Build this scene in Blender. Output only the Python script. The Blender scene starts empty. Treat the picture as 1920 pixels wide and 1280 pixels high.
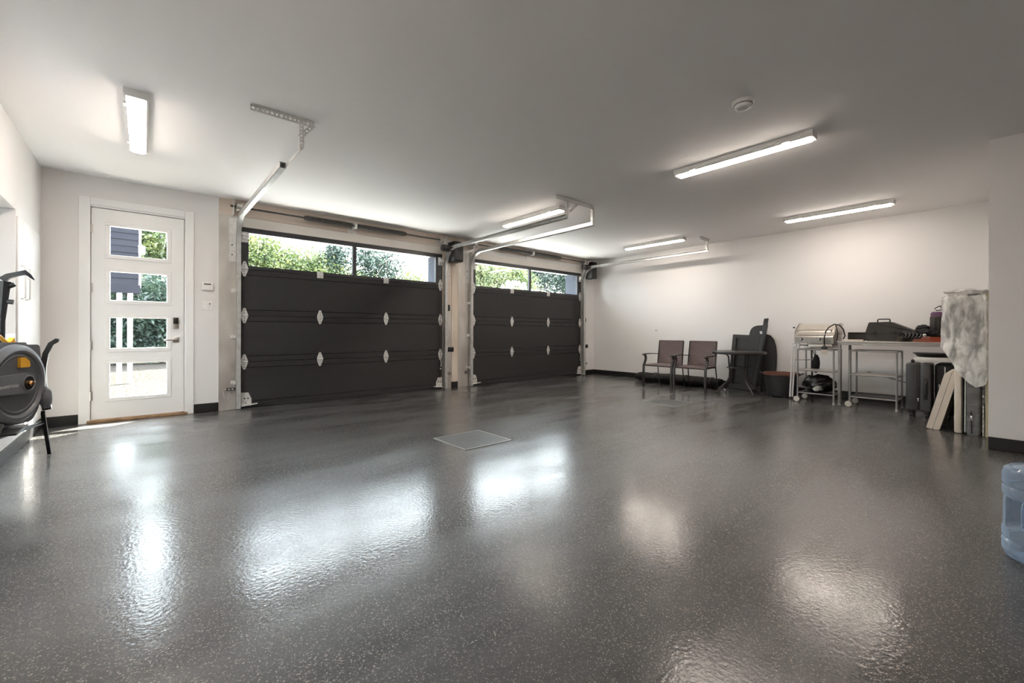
import bpy, bmesh, math, random
import numpy as np
from mathutils import Vector, Matrix, noise
PI = math.pi
random.seed(7)
S = bpy.context.scene
COL = S.collection
D = bpy.data

# ---------------------------------------------------------------- camera
cam = D.objects.new('camera', D.cameras.new('camera')); COL.objects.link(cam)
yaw, pit, rol = .7092, -.0005, .0028
fw = Vector((math.sin(yaw) * math.cos(pit), math.cos(yaw) * math.cos(pit), math.sin(pit)))
r0 = Vector((math.cos(yaw), -math.sin(yaw), 0)); u0 = r0.cross(fw)
rr = r0 * math.cos(rol) + u0 * math.sin(rol); uu = -r0 * math.sin(rol) + u0 * math.cos(rol)
Mx = Matrix((rr, uu, -fw)).transposed().to_4x4(); Mx.translation = (.829, -6.628, 1.032)
cam.matrix_world = Mx
cam.data.sensor_width = 36; cam.data.lens = 802.4 / 1920 * 36
cam.data.shift_y = -18.84 / 1920
cam.data.clip_start = .05; cam.data.clip_end = 300
S.camera = cam
# ---------------------------------------------------------------- sky, sun, exposure
W = D.worlds.new('sky'); S.world = W; W.use_nodes = True
wn = W.node_tree.nodes; wl = W.node_tree.links
bg = wn['Background']
SKY_STRENGTH = 7.0
bg.inputs[0].default_value = (.86, .93, 1, 1); bg.inputs[1].default_value = SKY_STRENGTH
sl = D.lights.new('sun', 'SUN'); sl.energy = 21; sl.color = (1, .93, .82); sl.angle = .009
sun = D.objects.new('sun', sl); COL.objects.link(sun); sun.location = (8, 6, 12)
sun.rotation_euler = Vector((-.74, -.60, -1)).to_track_quat('-Z', 'Y').to_euler()
LAMP_STRENGTH = 12.5
S.view_settings.view_transform = 'Standard'; S.view_settings.look = 'None'
S.view_settings.gamma = 1; S.view_settings.use_curve_mapping = False
S.view_settings.exposure = 2.3

# ---------------------------------------------------------------- materials
def mat(name, col, rough=.5, metal=0, col2=None, ns=8, detail=3, bump=0, bs=80, stretch=(1, 1, 1), coat=0, spec=None, lo=.35, hi=.65, rough2=None, gen=False):
    m = D.materials.new(name); m.use_nodes = True
    n = m.node_tree.nodes; l = m.node_tree.links; b = n['Principled BSDF']
    b.inputs['Base Color'].default_value = (*col, 1); b.inputs['Roughness'].default_value = rough; b.inputs['Metallic'].default_value = metal
    if coat: b.inputs['Coat Weight'].default_value = coat; b.inputs['Coat Roughness'].default_value = .15
    if spec is not None: b.inputs['Specular IOR Level'].default_value = spec
    tc = n.new('ShaderNodeTexCoord'); mp = n.new('ShaderNodeMapping'); mp.inputs['Scale'].default_value = stretch
    l.new(tc.outputs['Object'], mp.inputs[0])
    nz = n.new('ShaderNodeTexNoise'); nz.inputs['Scale'].default_value = ns; nz.inputs['Detail'].default_value = detail
    l.new(mp.outputs[0], nz.inputs['Vector'])
    r = n.new('ShaderNodeValToRGB'); r.color_ramp.elements[0].position = lo; r.color_ramp.elements[1].position = hi
    c2 = col2 or tuple(c * .93 for c in col)
    r.color_ramp.elements[0].color = (*c2, 1); r.color_ramp.elements[1].color = (*col, 1)
    l.new(nz.outputs['Fac'], r.inputs[0]); l.new(r.outputs[0], b.inputs['Base Color'])
    if rough2 is not None:
        mr = n.new('ShaderNodeMapRange'); mr.inputs['To Min'].default_value = rough; mr.inputs['To Max'].default_value = rough2
        mr.inputs['From Min'].default_value = lo; mr.inputs['From Max'].default_value = hi
        l.new(nz.outputs['Fac'], mr.inputs[0]); l.new(mr.outputs[0], b.inputs['Roughness'])
    if bump:
        nb = n.new('ShaderNodeTexNoise'); nb.inputs['Scale'].default_value = bs; nb.inputs['Detail'].default_value = 4
        l.new(mp.outputs[0], nb.inputs['Vector'])
        bp = n.new('ShaderNodeBump'); bp.inputs['Strength'].default_value = bump; bp.inputs['Distance'].default_value = .01
        l.new(nb.outputs['Fac'], bp.inputs['Height']); l.new(bp.outputs[0], b.inputs['Normal'])
    return m

M = {}
M['paint'] = mat('white_wall_paint', (.73, .715, .705), .5, ns=1.5, col2=(.72, .705, .695), bump=.05, bs=150)
M['ceil'] = mat('white_ceiling_paint', (.88, .865, .86), .85, ns=1.2, col2=(.87, .855, .85), bump=.04, bs=120)
M['trim'] = mat('white_trim_paint', (.82, .82, .815), .35, ns=3, col2=(.81, .81, .805))
M['base'] = mat('charcoal_vinyl_baseboard', (.012, .0115, .0115), .45, ns=20, col2=(.009, .009, .009))
M['door'] = mat('charcoal_embossed_door', (.015, .0142, .0148), .36, ns=30, col2=(.010, .0095, .010), bump=.55, bs=45, stretch=(1, 1, 7))
M['doorframe'] = mat('charcoal_window_frame', (.032, .033, .036), .35, ns=12)
M['plywood'] = mat('pinkish_header_board', (.60, .50, .43), .6, ns=3, col2=(.66, .575, .50), stretch=(.4, 1, 3), detail=6)
M['creamwood'] = mat('cream_painted_board', (.68, .60, .51), .55, ns=4, col2=(.60, .50, .41), stretch=(3, 3, .4), detail=5)
M['headboard'] = mat('cream_header_board', (.70, .66, .61), .5, ns=2, col2=(.67, .62, .57))
M['galv'] = mat('galvanised_sheet', (.66, .63, .59), .38, .75, ns=2.2, col2=(.50, .46, .43), detail=6, stretch=(2, 2, .9), rough2=.55, bump=.12, bs=4)
M['zinc'] = mat('zinc_track_steel', (.62, .62, .61), .38, .55, ns=14, col2=(.50, .50, .49), rough2=.5)
M['zincplate'] = mat('zinc_hinge_steel', (.74, .73, .71), .42, .35, ns=30, col2=(.62, .61, .60))
M['spring'] = mat('black_oiled_spring', (.055, .052, .05), .42, .4, ns=40, col2=(.10, .095, .09))
M['black'] = mat('black_plastic', (.008, .008, .0085), .38, ns=30, col2=(.005, .005, .0055))
M['darkgrey'] = mat('dark_grey_plastic', (.034, .034, .036), .45, ns=14, col2=(.026, .026, .028))
M['steel'] = mat('brushed_stainless', (.62, .58, .53), .32, .85, ns=5, col2=(.54, .50, .45), stretch=(1, 12, 1), rough2=.42)
M['nickel'] = mat('satin_nickel', (.56, .53, .50), .3, .9)
M['white'] = mat('white_plastic', (.80, .79, .77), .35, ns=10)
M['tubegrey'] = mat('grey_painted_tube', (.30, .295, .285), .4, .3, ns=12, col2=(.25, .245, .24))
M['benchtop'] = mat('light_grey_laminate', (.50, .48, .46), .4, ns=6, col2=(.47, .45, .43))
M['wheel'] = mat('pale_grey_wheel', (.55, .52, .48), .5)
M['chairframe'] = mat('dark_grey_powder_coat', (.032, .030, .029), .35, .3, ns=18, col2=(.042, .036, .032))
M['tabletop'] = mat('mottled_tabletop', (.20, .17, .145), .3, ns=45, col2=(.09, .075, .065))
M['pvc'] = mat('dark_resin_panel', (.024, .0235, .0235), .5, ns=20, col2=(.018, .0175, .0175), bump=.15, bs=90)
M['terracotta'] = mat('terracotta_rim', (.20, .07, .045), .6, ns=15, col2=(.13, .05, .035))
M['blackfabric'] = mat('black_fabric', (.008, .0078, .008), .8, ns=20, col2=(.004, .004, .004), bump=.6, bs=25)
M['blackbag'] = mat('black_plastic_bag', (.007, .007, .0075), .22, ns=8, col2=(.02, .02, .022), bump=.7, bs=14)
M['navy'] = mat('dark_clothing', (.011, .012, .015), .8, ns=12, col2=(.005, .005, .006), bump=.8, bs=22)
M['case'] = mat('dark_brown_tool_case', (.030, .025, .021), .5, ns=15, col2=(.022, .019, .016), bump=.2, bs=120)
M['suit'] = mat('graphite_suitcase_shell', (.045, .046, .048), .32, ns=10, col2=(.035, .036, .038), bump=.1, bs=200)
M['suitblack'] = mat('black_suitcase_fabric', (.007, .007, .007), .6, ns=10, bump=.2, bs=150)
M['purple'] = mat('plum_suitcase_shell', (.12, .045, .11), .3, ns=10, col2=(.09, .035, .085))
M['olive'] = mat('dark_olive_suitcase_front', (.035, .028, .022), .4, ns=8)
M['cream'] = mat('cream_vinyl', (.66, .59, .50), .5, ns=5, col2=(.60, .53, .45), bump=.1, bs=30)
M['greyfab'] = mat('grey_mattress_cover', (.17, .17, .165), .55, ns=6, col2=(.11, .11, .108), bump=1.0, bs=14, stretch=(1, 1, 2.5))
M['quilt'] = mat('white_bedding_edge', (.62, .61, .57), .6, ns=30, bump=.3, bs=60, stretch=(1, 1, 3))
M['foam'] = mat('yellowed_foam', (.45, .39, .25), .7, ns=10, col2=(.40, .34, .21))
M['kraft'] = mat('tan_paper', (.42, .27, .15), .8, ns=12, col2=(.33, .20, .11), bump=.4, bs=40)
M['orange'] = mat('orange_plastic', (.50, .085, .025), .45, ns=10, col2=(.42, .065, .02))
M['brownhat'] = mat('brown_felt', (.08, .045, .03), .8, ns=20)
M['rust'] = mat('rust_orange_ribbon', (.25, .075, .03), .7)
M['yellow'] = mat('amber_yellow_plastic', (.72, .36, .03), .35, ns=12)
M['brass'] = mat('brass', (.62, .36, .15), .25, .95)
M['reel'] = mat('slate_grey_plastic', (.135, .14, .155), .38, ns=60, col2=(.12, .125, .138), bump=.08, bs=300)
M['reeldark'] = mat('slate_grey_recess', (.085, .088, .097), .42, ns=40)
M['wood'] = mat('raw_wood_sill', (.45, .30, .17), .7, ns=14, col2=(.25, .15, .08), stretch=(1, 6, 6), bump=.4, bs=60)
M['drain'] = mat('grey_drain_cover', (.13, .137, .145), .4, .2, ns=9, col2=(.085, .09, .096), rough2=.55)
M['bark'] = mat('grey_bark', (.16, .13, .11), .85, ns=12, col2=(.08, .065, .05), bump=.6, bs=30)
M['birch'] = mat('birch_bark', (.75, .73, .69), .7, ns=9, col2=(.10, .09, .08), lo=.32, hi=.42, stretch=(1, 1, 4), spec=.1)
M['siding'] = mat('dark_grey_siding', (.012, .012, .015), .95, spec=.05, ns=6, bump=.1, bs=50)
M['bluegrey'] = mat('blue_grey_exterior_board', (.045, .052, .068), .9, spec=.1, ns=6)
M['gravel'] = mat('pale_gravel', (.055, .048, .042), .95, spec=0, ns=18, col2=(.016, .014, .0125), detail=8, bump=1, bs=60)
M['drive'] = mat('pale_concrete_drive', (.42, .40, .38), .9, ns=6, col2=(.35, .335, .32), bump=.3, bs=60)
M['petal'] = mat('hydrangea_petal', (.26, .26, .235), .6, ns=40, col2=(.12, .135, .10))
M['drainedge'] = mat('worn_drain_edge', (.28, .28, .27), .4, .4, ns=12)
M['alu'] = mat('bright_aluminium', (.8, .8, .8), .25, .9)

def leafmat(name, a, b, c):
    m = D.materials.new(name); m.use_nodes = True
    n = m.node_tree.nodes; l = m.node_tree.links; p = n['Principled BSDF']
    tc = n.new('ShaderNodeTexCoord'); wnz = n.new('ShaderNodeTexNoise'); wnz.inputs['Scale'].default_value = 2.2; wnz.inputs['Detail'].default_value = 6
    l.new(tc.outputs['Object'], wnz.inputs['Vector'])
    r = n.new('ShaderNodeValToRGB'); e = r.color_ramp.elements
    e[0].position = .35; e[0].color = (*a, 1); e[1].position = .68; e[1].color = (*c, 1)
    k = e.new(.5); k.color = (*b, 1)
    l.new(wnz.outputs['Fac'], r.inputs[0]); l.new(r.outputs[0], p.inputs['Base Color'])
    p.inputs['Roughness'].default_value = .5
    t = n.new('ShaderNodeBsdfTranslucent'); l.new(r.outputs[0], t.inputs[0])
    mx = n.new('ShaderNodeMixShader'); mx.inputs[0].default_value = .4
    l.new(p.outputs[0], mx.inputs[1]); l.new(t.outputs[0], mx.inputs[2]); l.new(mx.outputs[0], n['Material Output'].inputs[0])
    return m
M['leaf'] = leafmat('yellow_green_leaf', (.026, .044, .014), (.058, .080, .022), (.13, .14, .045))
M['leafdark'] = leafmat('dark_green_leaf', (.006, .014, .011), (.012, .027, .018), (.03, .05, .028))
M['leafpale'] = leafmat('pale_green_leaf', (.035, .055, .018), (.075, .090, .035), (.14, .14, .065))

def glassmat(name='window_glass', tint=(.93, .96, .96)):
    m = D.materials.new(name); m.use_nodes = True
    n = m.node_tree.nodes; l = m.node_tree.links; n.remove(n['Principled BSDF'])
    t = n.new('ShaderNodeBsdfTransparent'); t.inputs[0].default_value = (*tint, 1)
    g = n.new('ShaderNodeBsdfGlossy'); g.inputs['Roughness'].default_value = .01
    f = n.new('ShaderNodeLayerWeight'); f.inputs[0].default_value = .5
    pw = n.new('ShaderNodeMath'); pw.operation = 'POWER'; pw.inputs[1].default_value = 5; l.new(f.outputs['Facing'], pw.inputs[0])
    mm_ = n.new('ShaderNodeMath'); mm_.operation = 'MULTIPLY_ADD'; mm_.inputs[1].default_value = .8; mm_.inputs[2].default_value = .035; l.new(pw.outputs[0], mm_.inputs[0])
    mx = n.new('ShaderNodeMixShader'); l.new(mm_.outputs[0], mx.inputs[0]); l.new(t.outputs[0], mx.inputs[1]); l.new(g.outputs[0], mx.inputs[2])
    l.new(mx.outputs[0], n['Material Output'].inputs[0]); return m
M['glass'] = glassmat()

def filmmat():
    m = D.materials.new('crumpled_clear_film'); m.use_nodes = True
    n = m.node_tree.nodes; l = m.node_tree.links; p = n['Principled BSDF']
    p.inputs['Base Color'].default_value = (.92, .91, .87, 1); p.inputs['Roughness'].default_value = .3
    tc = n.new('ShaderNodeTexCoord'); mp = n.new('ShaderNodeMapping'); mp.inputs['Scale'].default_value = (1, 2.0, .8)
    l.new(tc.outputs['Object'], mp.inputs[0])
    nz = n.new('ShaderNodeTexNoise'); nz.inputs['Scale'].default_value = 8; nz.inputs['Detail'].default_value = 4; nz.inputs['Distortion'].default_value = .5
    l.new(mp.outputs[0], nz.inputs['Vector'])
    mr = n.new('ShaderNodeMapRange'); mr.inputs['From Min'].default_value = .38; mr.inputs['From Max'].default_value = .62
    mr.inputs['To Min'].default_value = .35; mr.inputs['To Max'].default_value = .82
    l.new(nz.outputs['Fac'], mr.inputs[0])
    bp = n.new('ShaderNodeBump'); bp.inputs['Strength'].default_value = 1; bp.inputs['Distance'].default_value = .03
    l.new(nz.outputs['Fac'], bp.inputs['Height']); l.new(bp.outputs[0], p.inputs['Normal'])
    t = n.new('ShaderNodeBsdfTransparent'); mx = n.new('ShaderNodeMixShader')
    l.new(mr.outputs[0], mx.inputs[0]); l.new(t.outputs[0], mx.inputs[1]); l.new(p.outputs[0], mx.inputs[2])
    l.new(mx.outputs[0], n['Material Output'].inputs[0]); return m
M['film'] = filmmat()

def jugmat():
    m = D.materials.new('blue_clear_jug_plastic'); m.use_nodes = True
    n = m.node_tree.nodes; l = m.node_tree.links; p = n['Principled BSDF']
    p.inputs['Base Color'].default_value = (.42, .55, .72, 1); p.inputs['Roughness'].default_value = .12
    t = n.new('ShaderNodeBsdfTransparent'); t.inputs[0].default_value = (.80, .88, .97, 1)
    f = n.new('ShaderNodeLayerWeight'); f.inputs[0].default_value = .45
    mr = n.new('ShaderNodeMapRange'); mr.inputs['To Min'].default_value = .10; mr.inputs['To Max'].default_value = .80
    l.new(f.outputs['Facing'], mr.inputs[0])
    mx = n.new('ShaderNodeMixShader'); l.new(mr.outputs[0], mx.inputs[0]); l.new(t.outputs[0], mx.inputs[1]); l.new(p.outputs[0], mx.inputs[2])
    l.new(mx.outputs[0], n['Material Output'].inputs[0]); return m
M['jug'] = jugmat()

def lampmat():
    m = D.materials.new('warm_led_diffuser'); m.use_nodes = True
    n = m.node_tree.nodes; l = m.node_tree.links; n.remove(n['Principled BSDF'])
    e = n.new('ShaderNodeEmission'); e.inputs[0].default_value = (1, .88, .77, 1); e.inputs[1].default_value = LAMP_STRENGTH
    l.new(e.outputs[0], n['Material Output'].inputs[0]); return m
M['lamp'] = lampmat()

def wovenmat():
    m = mat('brown_woven_resin', (.14, .09, .08), .5)
    n = m.node_tree.nodes; l = m.node_tree.links; p = n['Principled BSDF']
    tc = n.new('ShaderNodeTexCoord')
    w1 = n.new('ShaderNodeTexWave'); w1.bands_direction = 'DIAGONAL'; w1.inputs['Scale'].default_value = 15; w1.inputs['Distortion'].default_value = .3
    mp = n.new('ShaderNodeMapping'); mp.inputs['Scale'].default_value = (1, -1, 1)
    w2 = n.new('ShaderNodeTexWave'); w2.bands_direction = 'DIAGONAL'; w2.inputs['Scale'].default_value = 15; w2.inputs['Distortion'].default_value = .3
    l.new(tc.outputs['Object'], w1.inputs['Vector']); l.new(tc.outputs['Object'], mp.inputs[0]); l.new(mp.outputs[0], w2.inputs['Vector'])
    mu = n.new('ShaderNodeMath'); mu.operation = 'MULTIPLY'; l.new(w1.outputs['Fac'], mu.inputs[0]); l.new(w2.outputs['Fac'], mu.inputs[1])
    r = n.new('ShaderNodeValToRGB'); r.color_ramp.elements[0].color = (.045, .022, .018, 1); r.color_ramp.elements[1].color = (.34, .25, .245, 1); r.color_ramp.elements[1].position = .7
    l.new(mu.outputs[0], r.inputs[0]); l.new(r.outputs[0], p.inputs['Base Color'])
    bp = n.new('ShaderNodeBump'); bp.inputs['Strength'].default_value = .8; bp.inputs['Distance'].default_value = .006
    l.new(mu.outputs[0], bp.inputs['Height']); l.new(bp.outputs[0], p.inputs['Normal'])
    return m
M['woven'] = wovenmat()

def floormat():
    m = D.materials.new('epoxy_flake_floor'); m.use_nodes = True
    n = m.node_tree.nodes; l = m.node_tree.links; p = n['Principled BSDF']
    tc = n.new('ShaderNodeTexCoord')
    def ramp(src, pts):
        r = n.new('ShaderNodeValToRGB'); r.color_ramp.interpolation = 'CONSTANT' if len(pts) > 3 else 'LINEAR'
        e = r.color_ramp.elements
        e[0].position, e[0].color = pts[0][0], (*pts[0][1], 1)
        e[1].position, e[1].color = pts[-1][0], (*pts[-1][1], 1)
        for q, c in pts[1:-1]:
            k = e.new(q); k.color = (*c, 1)
        l.new(src, r.inputs[0]); return r
    vo = n.new('ShaderNodeTexVoronoi'); vo.inputs['Scale'].default_value = 270
    l.new(tc.outputs['Object'], vo.inputs['Vector'])
    se = n.new('ShaderNodeSeparateColor'); l.new(vo.outputs['Color'], se.inputs[0])
    fl = ramp(se.outputs[0], [(0, (.005, .005, .0055)), (.42, (.015, .015, .0155)), (.68, (.042, .040, .038)), (.84, (.12, .108, .098)), (.945, (.34, .305, .27))])
    nz = n.new('ShaderNodeTexNoise'); nz.inputs['Scale'].default_value = 1.1; nz.inputs['Detail'].default_value = 5; nz.inputs['Roughness'].default_value = .6
    mp = n.new('ShaderNodeMapping'); mp.inputs['Scale'].default_value = (.6, 2.2, 1); mp.inputs['Rotation'].default_value = (0, 0, -.25)
    l.new(tc.outputs['Object'], mp.inputs[0]); l.new(mp.outputs[0], nz.inputs['Vector'])
    dirt = n.new('ShaderNodeMapRange'); dirt.interpolation_type = 'SMOOTHSTEP'; dirt.inputs['From Min'].default_value = .3; dirt.inputs['From Max'].default_value = .72
    l.new(nz.outputs['Fac'], dirt.inputs[0])
    mix = n.new('ShaderNodeMix'); mix.data_type = 'RGBA'; mix.inputs[7].default_value = (.095, .095, .098, 1)
    ma = n.new('ShaderNodeMath'); ma.operation = 'MULTIPLY'; ma.inputs[1].default_value = .6
    l.new(dirt.outputs[0], ma.inputs[0]); l.new(ma.outputs[0], mix.inputs[0]); l.new(fl.outputs[0], mix.inputs[6])
    l.new(mix.outputs[2], p.inputs['Base Color'])
    mr = n.new('ShaderNodeMapRange'); mr.inputs['To Min'].default_value = .11; mr.inputs['To Max'].default_value = .24
    l.new(dirt.outputs[0], mr.inputs[0]); l.new(mr.outputs[0], p.inputs['Coat Roughness'])
    p.inputs['Roughness'].default_value = .5; p.inputs['Specular IOR Level'].default_value = .4; p.inputs['Coat Weight'].default_value = .9; p.inputs['Coat IOR'].default_value = 1.5
    nb = n.new('ShaderNodeTexNoise'); nb.inputs['Scale'].default_value = 60; nb.inputs['Detail'].default_value = 2
    l.new(tc.outputs['Object'], nb.inputs['Vector'])
    b = n.new('ShaderNodeBump'); b.inputs['Strength'].default_value = .22; b.inputs['Distance'].default_value = .004
    l.new(nb.outputs['Fac'], b.inputs['Height']); l.new(b.outputs[0], p.inputs['Normal']); l.new(b.outputs[0], p.inputs['Coat Normal'])
    return m
M['floor'] = floormat()

# ---------------------------------------------------------------- mesh helpers
def rotm(e): return Matrix.Rotation(e[2], 3, 'Z') @ Matrix.Rotation(e[1], 3, 'Y') @ Matrix.Rotation(e[0], 3, 'X')
class MB:
    def __init__(s): s.v = []; s.f = []
    def add(s, vs, fs):
        o = len(s.v); s.v += [tuple(v) for v in vs]; s.f += [tuple(i + o for i in f) for f in fs]; return s
    def box(s, x0, x1, y0, y1, z0, z1, bev=0, seg=2):
        x0, x1 = min(x0, x1), max(x0, x1); y0, y1 = min(y0, y1), max(y0, y1); z0, z1 = min(z0, z1), max(z0, z1)
        vs = [(x0, y0, z0), (x1, y0, z0), (x1, y1, z0), (x0, y1, z0), (x0, y0, z1), (x1, y0, z1), (x1, y1, z1), (x0, y1, z1)]
        fs = [(0, 3, 2, 1), (4, 5, 6, 7), (0, 1, 5, 4), (1, 2, 6, 5), (2, 3, 7, 6), (3, 0, 4, 7)]
        if not bev: return s.add(vs, fs)
        bm = bmesh.new(); bv = [bm.verts.new(v) for v in vs]
        for f in fs: bm.faces.new([bv[i] for i in f])
        bmesh.ops.bevel(bm, geom=bm.edges[:], offset=bev, segments=seg, profile=.5, affect='EDGES')
        bm.verts.index_update(); s.add([v.co[:] for v in bm.verts], [[v.index for v in f.verts] for f in bm.faces]); bm.free(); return s
    def obox(s, c, size, rot=(0, 0, 0), bev=0):
        t = MB().box(-size[0] / 2, size[0] / 2, -size[1] / 2, size[1] / 2, -size[2] / 2, size[2] / 2, bev)
        R = rotm(rot); c = Vector(c)
        return s.add([R @ Vector(v) + c for v in t.v], t.f)
    def tube(s, pts, r, n=10, caps=True, flat=None, closed=False):
        P = [Vector(p) for p in pts]; k = len(P); R = r if isinstance(r, (list, tuple)) else [r] * k
        T = []
        for i in range(k):
            if closed: a, b = P[i - 1], P[(i + 1) % k]
            else: a, b = P[max(i - 1, 0)], P[min(i + 1, k - 1)]
            T.append((b - a).normalized())
        up = Vector((0, 0, 1)) if abs(T[0].z) < .9 else Vector((0, 1, 0))
        if flat and len(flat) > 2: up = Vector(flat[2])
        N = (up - T[0] * up.dot(T[0])).normalized(); vs = []
        for i in range(k):
            N = (N - T[i] * N.dot(T[i])).normalized(); B = T[i].cross(N)
            for j in range(n):
                a = 2 * PI * (j + (.5 if n == 4 else 0)) / n
                ca, sa = math.cos(a), math.sin(a)
                if n == 4: ca *= 1.414; sa *= 1.414
                fa, fb = (flat[0], flat[1]) if flat else (1, 1)
                vs.append(P[i] + (N * ca * fa + B * sa * fb) * R[i])
        fs = []
        for i in range(k if closed else k - 1):
            for j in range(n):
                a = i * n + j; b = i * n + (j + 1) % n; c = ((i + 1) % k) * n
                fs.append((a, b, c + (j + 1) % n, c + j))
        if caps and not closed:
            fs.append(tuple(range(n))[::-1]); fs.append(tuple((k - 1) * n + j for j in range(n)))
        return s.add(vs, fs)
    def cyl(s, a, b, r, r2=None, n=20): return s.tube([a, b], [r, r if r2 is None else r2], n)
    def lathe(s, prof, c=(0, 0, 0), n=32, R=None, sc=(1, 1)):
        vs = []; c = Vector(c)
        for r, z in prof:
            for j in range(n):
                a = 2 * PI * j / n; v = Vector((r * math.cos(a) * sc[0], r * math.sin(a) * sc[1], z))
                vs.append((R @ v if R else v) + c)
        fs = []
        for i in range(len(prof) - 1):
            for j in range(n):
                fs.append((i * n + j, i * n + (j + 1) % n, (i + 1) * n + (j + 1) % n, (i + 1) * n + j))
        if prof[0][0] > 1e-6: fs.append(tuple(range(n))[::-1])
        if prof[-1][0] > 1e-6: fs.append(tuple((len(prof) - 1) * n + j for j in range(n)))
        return s.add(vs, fs)
    def prism(s, poly, fn, h0, h1):
        """poly of (a,b); fn(a,b,h)->xyz"""
        n = len(poly)
        vs = [fn(a, b, h0) for a, b in poly] + [fn(a, b, h1) for a, b in poly]
        fs = [tuple(range(n))[::-1], tuple(range(n, 2 * n))] + [(i, (i + 1) % n, n + (i + 1) % n, n + i) for i in range(n)]
        return s.add(vs, fs)
    def grid(s, fn, nu, nv, closed=False):
        vs = [fn(i / nu, j / nv) for i in range(nu + 1) for j in range(nv + 1)]
        fs = [(i * (nv + 1) + j, (i + 1) * (nv + 1) + j, (i + 1) * (nv + 1) + j + 1, i * (nv + 1) + j + 1) for i in range(nu) for j in range(nv)]
        return s.add(vs, fs)
    def blob(s, c, r, seed=0, amp=.2, fr=2.0, n=28, m=18, flatz=None):
        c = Vector(c)
        def fn(u, v):
            a = u * 2 * PI; b = (v - .5) * PI
            d = Vector((math.cos(b) * math.cos(a), math.cos(b) * math.sin(a), math.sin(b)))
            k = 1 + amp * noise.fractal(d * fr + Vector((seed, seed * 1.7, 0)), 1, 2, 4)
            p = c + Vector((d.x * r[0], d.y * r[1], d.z * r[2])) * k
            if flatz is not None and p.z < flatz: p.z = flatz
            return p
        return s.grid(fn, n, m)

WM = {}
def fixn(me):
    bm = bmesh.new(); bm.from_mesh(me); bmesh.ops.remove_doubles(bm, verts=bm.verts, dist=1e-5); bmesh.ops.recalc_face_normals(bm, faces=bm.faces); bm.to_mesh(me); bm.free()
def obj(name, mb, m, parent=None, label=None, smooth=.6, fix=True):
    me = D.meshes.new(name)
    Mi = WM[parent.name].inverted() if parent is not None and parent.name in WM else Matrix.Identity(4)
    me.from_pydata([Mi @ Vector(v) for v in mb.v], [], mb.f)
    if fix: fixn(me)
    me.materials.append(M[m] if isinstance(m, str) else m)
    if smooth:
        me.shade_smooth(); me.set_sharp_from_angle(angle=smooth)
    o = D.objects.new(name, me); COL.objects.link(o)
    if parent is not None: o.parent = parent; WM[o.name] = WM[parent.name]
    if label: o['label'] = label
    return o
def tag(o, label, cat, group=None, kind=None):
    if label: o['label'] = label
    if cat: o['category'] = cat
    if group: o['group'] = group
    if kind: o['kind'] = kind
    return o
def thing(name, label, cat, loc=(0, 0, 0), group=None, kind=None):
    o = D.objects.new(name, None); COL.objects.link(o); o.location = loc; o.empty_display_size = .1
    WM[o.name] = Matrix.Translation(loc)
    return tag(o, label, cat, group, kind)
def struct(name, mb, m, parent=None, smooth=0):
    o = obj(name, mb, m, parent, smooth=smooth); o['kind'] = 'structure'; return o
def dup(o, loc, label=None, group=None):
    def rec(a, par):
        c = a.copy(); COL.objects.link(c)
        if par is not None: c.parent = par
        for ch in [q for q in a.children]: rec(ch, c)
        return c
    r = rec(o, None); r.location = loc; WM[r.name] = Matrix.Translation(loc)
    if label: r['label'] = label
    if group: r['group'] = group
    return r

H = 2.74; XR = 9.157; YJ = -6.5; XJ = 6.52; YB = -9.6
# ---------------------------------------------------------------- the room shell
struct('floor', MB().box(-.6, 9.6, YB - .3, .5, -.2, 0), 'floor')
struct('ceiling', MB().box(-.6, 9.6, YB - .3, .5, H, H + .2), 'ceil')
wf = MB()
TE = .13
for a in [(-.5, .34, 0, TE, 0, H), (.34, 1.235, 0, TE, 2.44, H), (1.235, 1.56, 0, TE, 0, H),
          (1.56, 1.79, 0, TE, 0, H), (4.87, 5.30, 0, .45, 0, H), (5.30, 5.51, 0, TE, 0, H), (8.665, 9.6, 0, .45, 0, H), (1.79, 4.87, 0, .45, 2.40, H), (5.51, 8.665, 0, .45, 2.40, H)]:
    wf.box(*a)
struct('wall_front', wf, 'paint')
wl_ = MB()
for a in [(-.5, 0, -1.16, 0, 0, H), (-.5, 0, YB, -3.3, 0, H), (-.5, 0, -3.3, -1.16, 0, 1.0), (-.5, 0, -3.3, -1.16, 2.05, H), (-.5, -.36, -2.05, -1.16, 1.0, 2.05)]:  # blank back of the recess is unseen, put in to dim the far jamb
    wl_.box(*a)
struct('wall_left', wl_, 'paint')
w1 = thing('window_1', 'white window deep in the left wall recess', None, (-.4, -2.67, 1.0), kind='structure')
wfm = MB().box(-.42, -.36, -3.3, -3.24, 1.0, 2.05).box(-.42, -.36, -2.11, -2.05, 1.0, 2.05).box(-.42, -.36, -3.24, -2.11, 1.0, 1.06).box(-.42, -.36, -3.24, -2.11, 1.99, 2.05).box(-.42, -.36, -2.705, -2.645, 1.06, 1.99)
obj('window_frame', wfm, 'trim', w1, smooth=0)
obj('glass_pane', MB().box(-.395, -.389, -3.24, -2.705, 1.06, 1.99), 'glass', w1, smooth=0)
obj('glass_pane', MB().box(-.395, -.389, -2.645, -2.11, 1.06, 1.99), 'glass', w1, smooth=0)
struct('wall_right', MB().box(XR, 9.6, -6.5, 0, 0, H), 'paint')
struct('wall_recess', MB().box(XJ, 9.6, YB, YJ, 0, H), 'paint')
struct('wall_back', MB().box(-.5, XJ, YB - .3, YB, 0, H), 'paint')
bb = .11
def base(n, *a): struct('baseboard_' + n, MB().box(*a, bev=.004), 'base')
base('front', .012, .279, -.012, 0, 0, bb)
base('front_by_entry', 1.292, 1.548, -.012, 0, 0, bb)
base('front_pillar', 5.06, 5.2, -.012, 0, 0, bb)
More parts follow.
